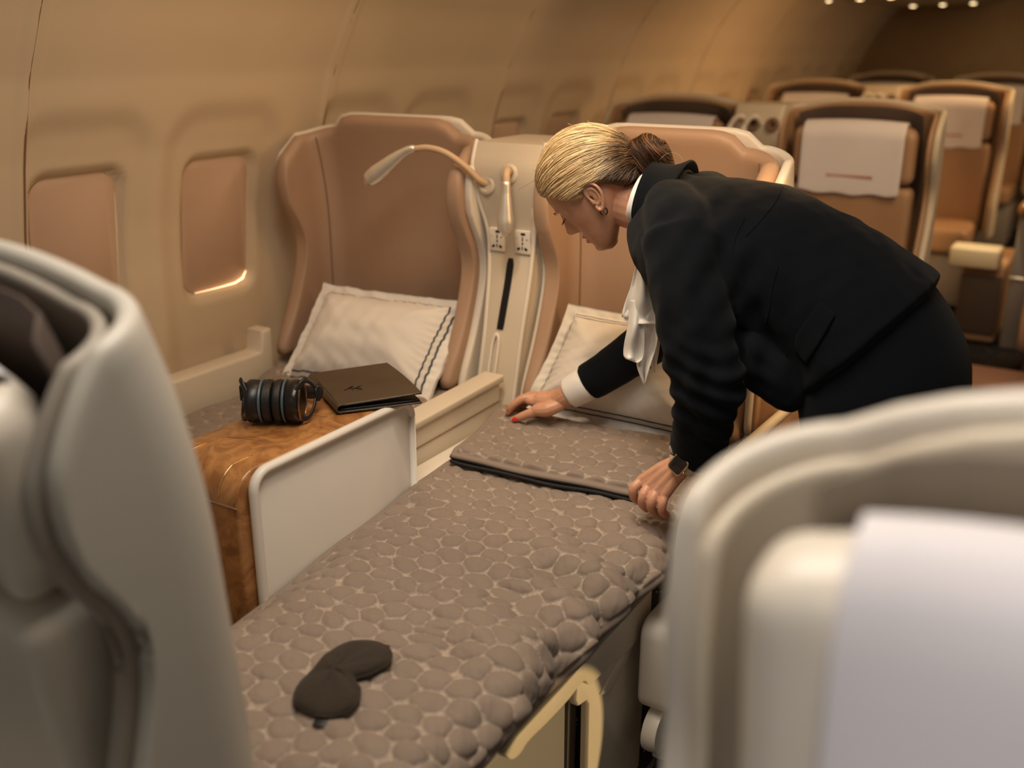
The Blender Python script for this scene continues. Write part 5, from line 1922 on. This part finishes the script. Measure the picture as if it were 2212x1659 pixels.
scarf = ribbon('scarf', [(1376, 566), (1366, 610), (1354, 655), (1348, 688), (1360, 700)], [(1392, 580), (1408, 620), (1424, 660), (1437, 685), (1438, 698)], 1.842, 0.4, person, fold=.012, waves=2.6)
scarf['label'] = 'white silk neck scarf hanging from the collar'
ribbon('scarf_tail', [(1362, 650), (1358, 700), (1350, 740), (1348, 765), (1352, 774)], [(1385, 650), (1390, 700), (1392, 740), (1388, 772), (1378, 784)], 1.834, 1.4, scarf)
ribbon('scarf_tail', [(1388, 660), (1386, 700), (1380, 745), (1376, 785), (1390, 829)], [(1424, 660), (1422, 705), (1418, 745), (1404, 790), (1394, 829)], 1.850, 2.6, scarf)
ribbon('scarf_tail', [(1372, 600), (1356, 640), (1346, 672), (1344, 684)], [(1384, 606), (1374, 650), (1364, 684), (1361, 690)], 1.858, .2, scarf, n=18, k=7, fold=.005)
ribbon('scarf_tail', [(1402, 690), (1404, 740), (1408, 790), (1412, 802)], [(1424, 690), (1424, 740), (1419, 780), (1415, 804)], 1.866, .9, scarf, n=18, k=7, fold=.005)

# ---- shirt cuffs
dcu = unit(at(1215, 858, 2.37) - CUFF_R)
cr = tube('shirt_cuff', A([CUFF_R - dcu * .02, CUFF_R + dcu * .018, CUFF_R + dcu * .050, CUFF_R + dcu * .056]), [(.0395, .041), (.0395, .041), (.0375, .039), (.036, .0375)], M_WHITECLOTH, person, n=28, capk=0.05)
cr['label'] = 'white shirt cuff'
cl_ = tube('shirt_cuff', A([A(SLV[-1]) + [0, -.003, .02], A(SLV[-1]) + unit(at(1474, 1002, 1.895) - A(SLV[-1])) * .010]), [(.046, .046), (.0455, .0455)], M_WHITECLOTH, person, n=28, capk=0.05)

# ---- watch, ring, nails
wc = at(1467, 1003, 1.868)
wa = unit(at(1425, 1055, 1.925) - at(1480, 990, 1.885))
wn = unit(_C - wc); wn = unit(wn * .9 + A([0, 0, .35])); wn = unit(wn - wa * (wn @ wa)); wb = np.cross(wn, wa)
WB = np.stack([wb, wa, wn], 1)
watch = thing('wristwatch', (0, 0, 0), 'x', 'x')
del watch['label']; del watch['category']
watch.parent = person
def wadd(name, V, F, m):
    return obj(name, A(V) @ WB.T + wc, F, m, watch)
V, F = prism_vf(rrect(-.0165, .0165, -.0195, .0195, .008, 6), 2, -.004, .0055, .002, 3); wadd('watch_case', V, F, M_GOLD)
V, F = prism_vf(rrect(-.0140, .0140, -.0170, .0170, .0065, 6), 2, .004, .0064, .001, 2); wadd('watch_screen', V, F, mat('dark_glass', (0.006, 0.005, 0.005), 0.08, coat=0.5))
V, F = lathe_vf([(0.0, .003), (.0022, .003), (.0026, .002)], (.0165, .006, .001), (1, 0, 0), 14); wadd('crown', V, F, M_GOLD)
G = []
for a_ in np.linspace(0.42, 2 * math.pi - 0.42, 44):
    ra = a_
    G.append([(.0305 * math.sin(ra), yy, .0265 * math.cos(ra) - .0265) for yy in np.linspace(-.0085, .0085, 5)])
Vs, Fs = slab_vf(A(G)[:, ::-1], .0022)
wadd('strap', Vs, Fs, mat('watch_strap', (0.42, 0.33, 0.25), 0.5))
p0, p1 = at(1395, 1062, 1.933), at(1389, 1078, 1.935)
rax = unit(p1 - p0); rc = (p0 + p1) / 2 + A([0, 0, -.001])
ru = unit(np.cross(rax, [0, 0, 1.0])); rv = np.cross(rax, ru)
rg = tube('ring', A([rc + .0112 * (ru * math.cos(a) + rv * math.sin(a)) for a in np.linspace(0, 2 * math.pi, 33)]), .0011, M_GOLD, person, n=8, caps=False)
V, F = sphere_vf(rc + unit(_C - rc) * .0115, .002, 10, 8); obj('gem', V, F, M_STEEL, rg)
# thumb and finger nails of the far hand
for c, dr, sz in ((at(1112, 906, 2.378), unit(at(1107, 908, 2.392) - at(1126, 900, 2.380)), (.0085, .0062, .003)), (at(1099, 886, 2.408), unit(at(1098, 890, 2.418) - at(1108, 876, 2.405)), (.007, .0052, .0028))):
    nn = unit(_C - c); nn = unit(nn - dr * (nn @ dr)); sd = np.cross(nn, dr)
    V, F = sphere_vf((0, 0, 0), sz, 16, 10)
    obj('fingernail', V @ np.stack([dr, sd, nn], 1).T + c, F, M_NAIL, person)
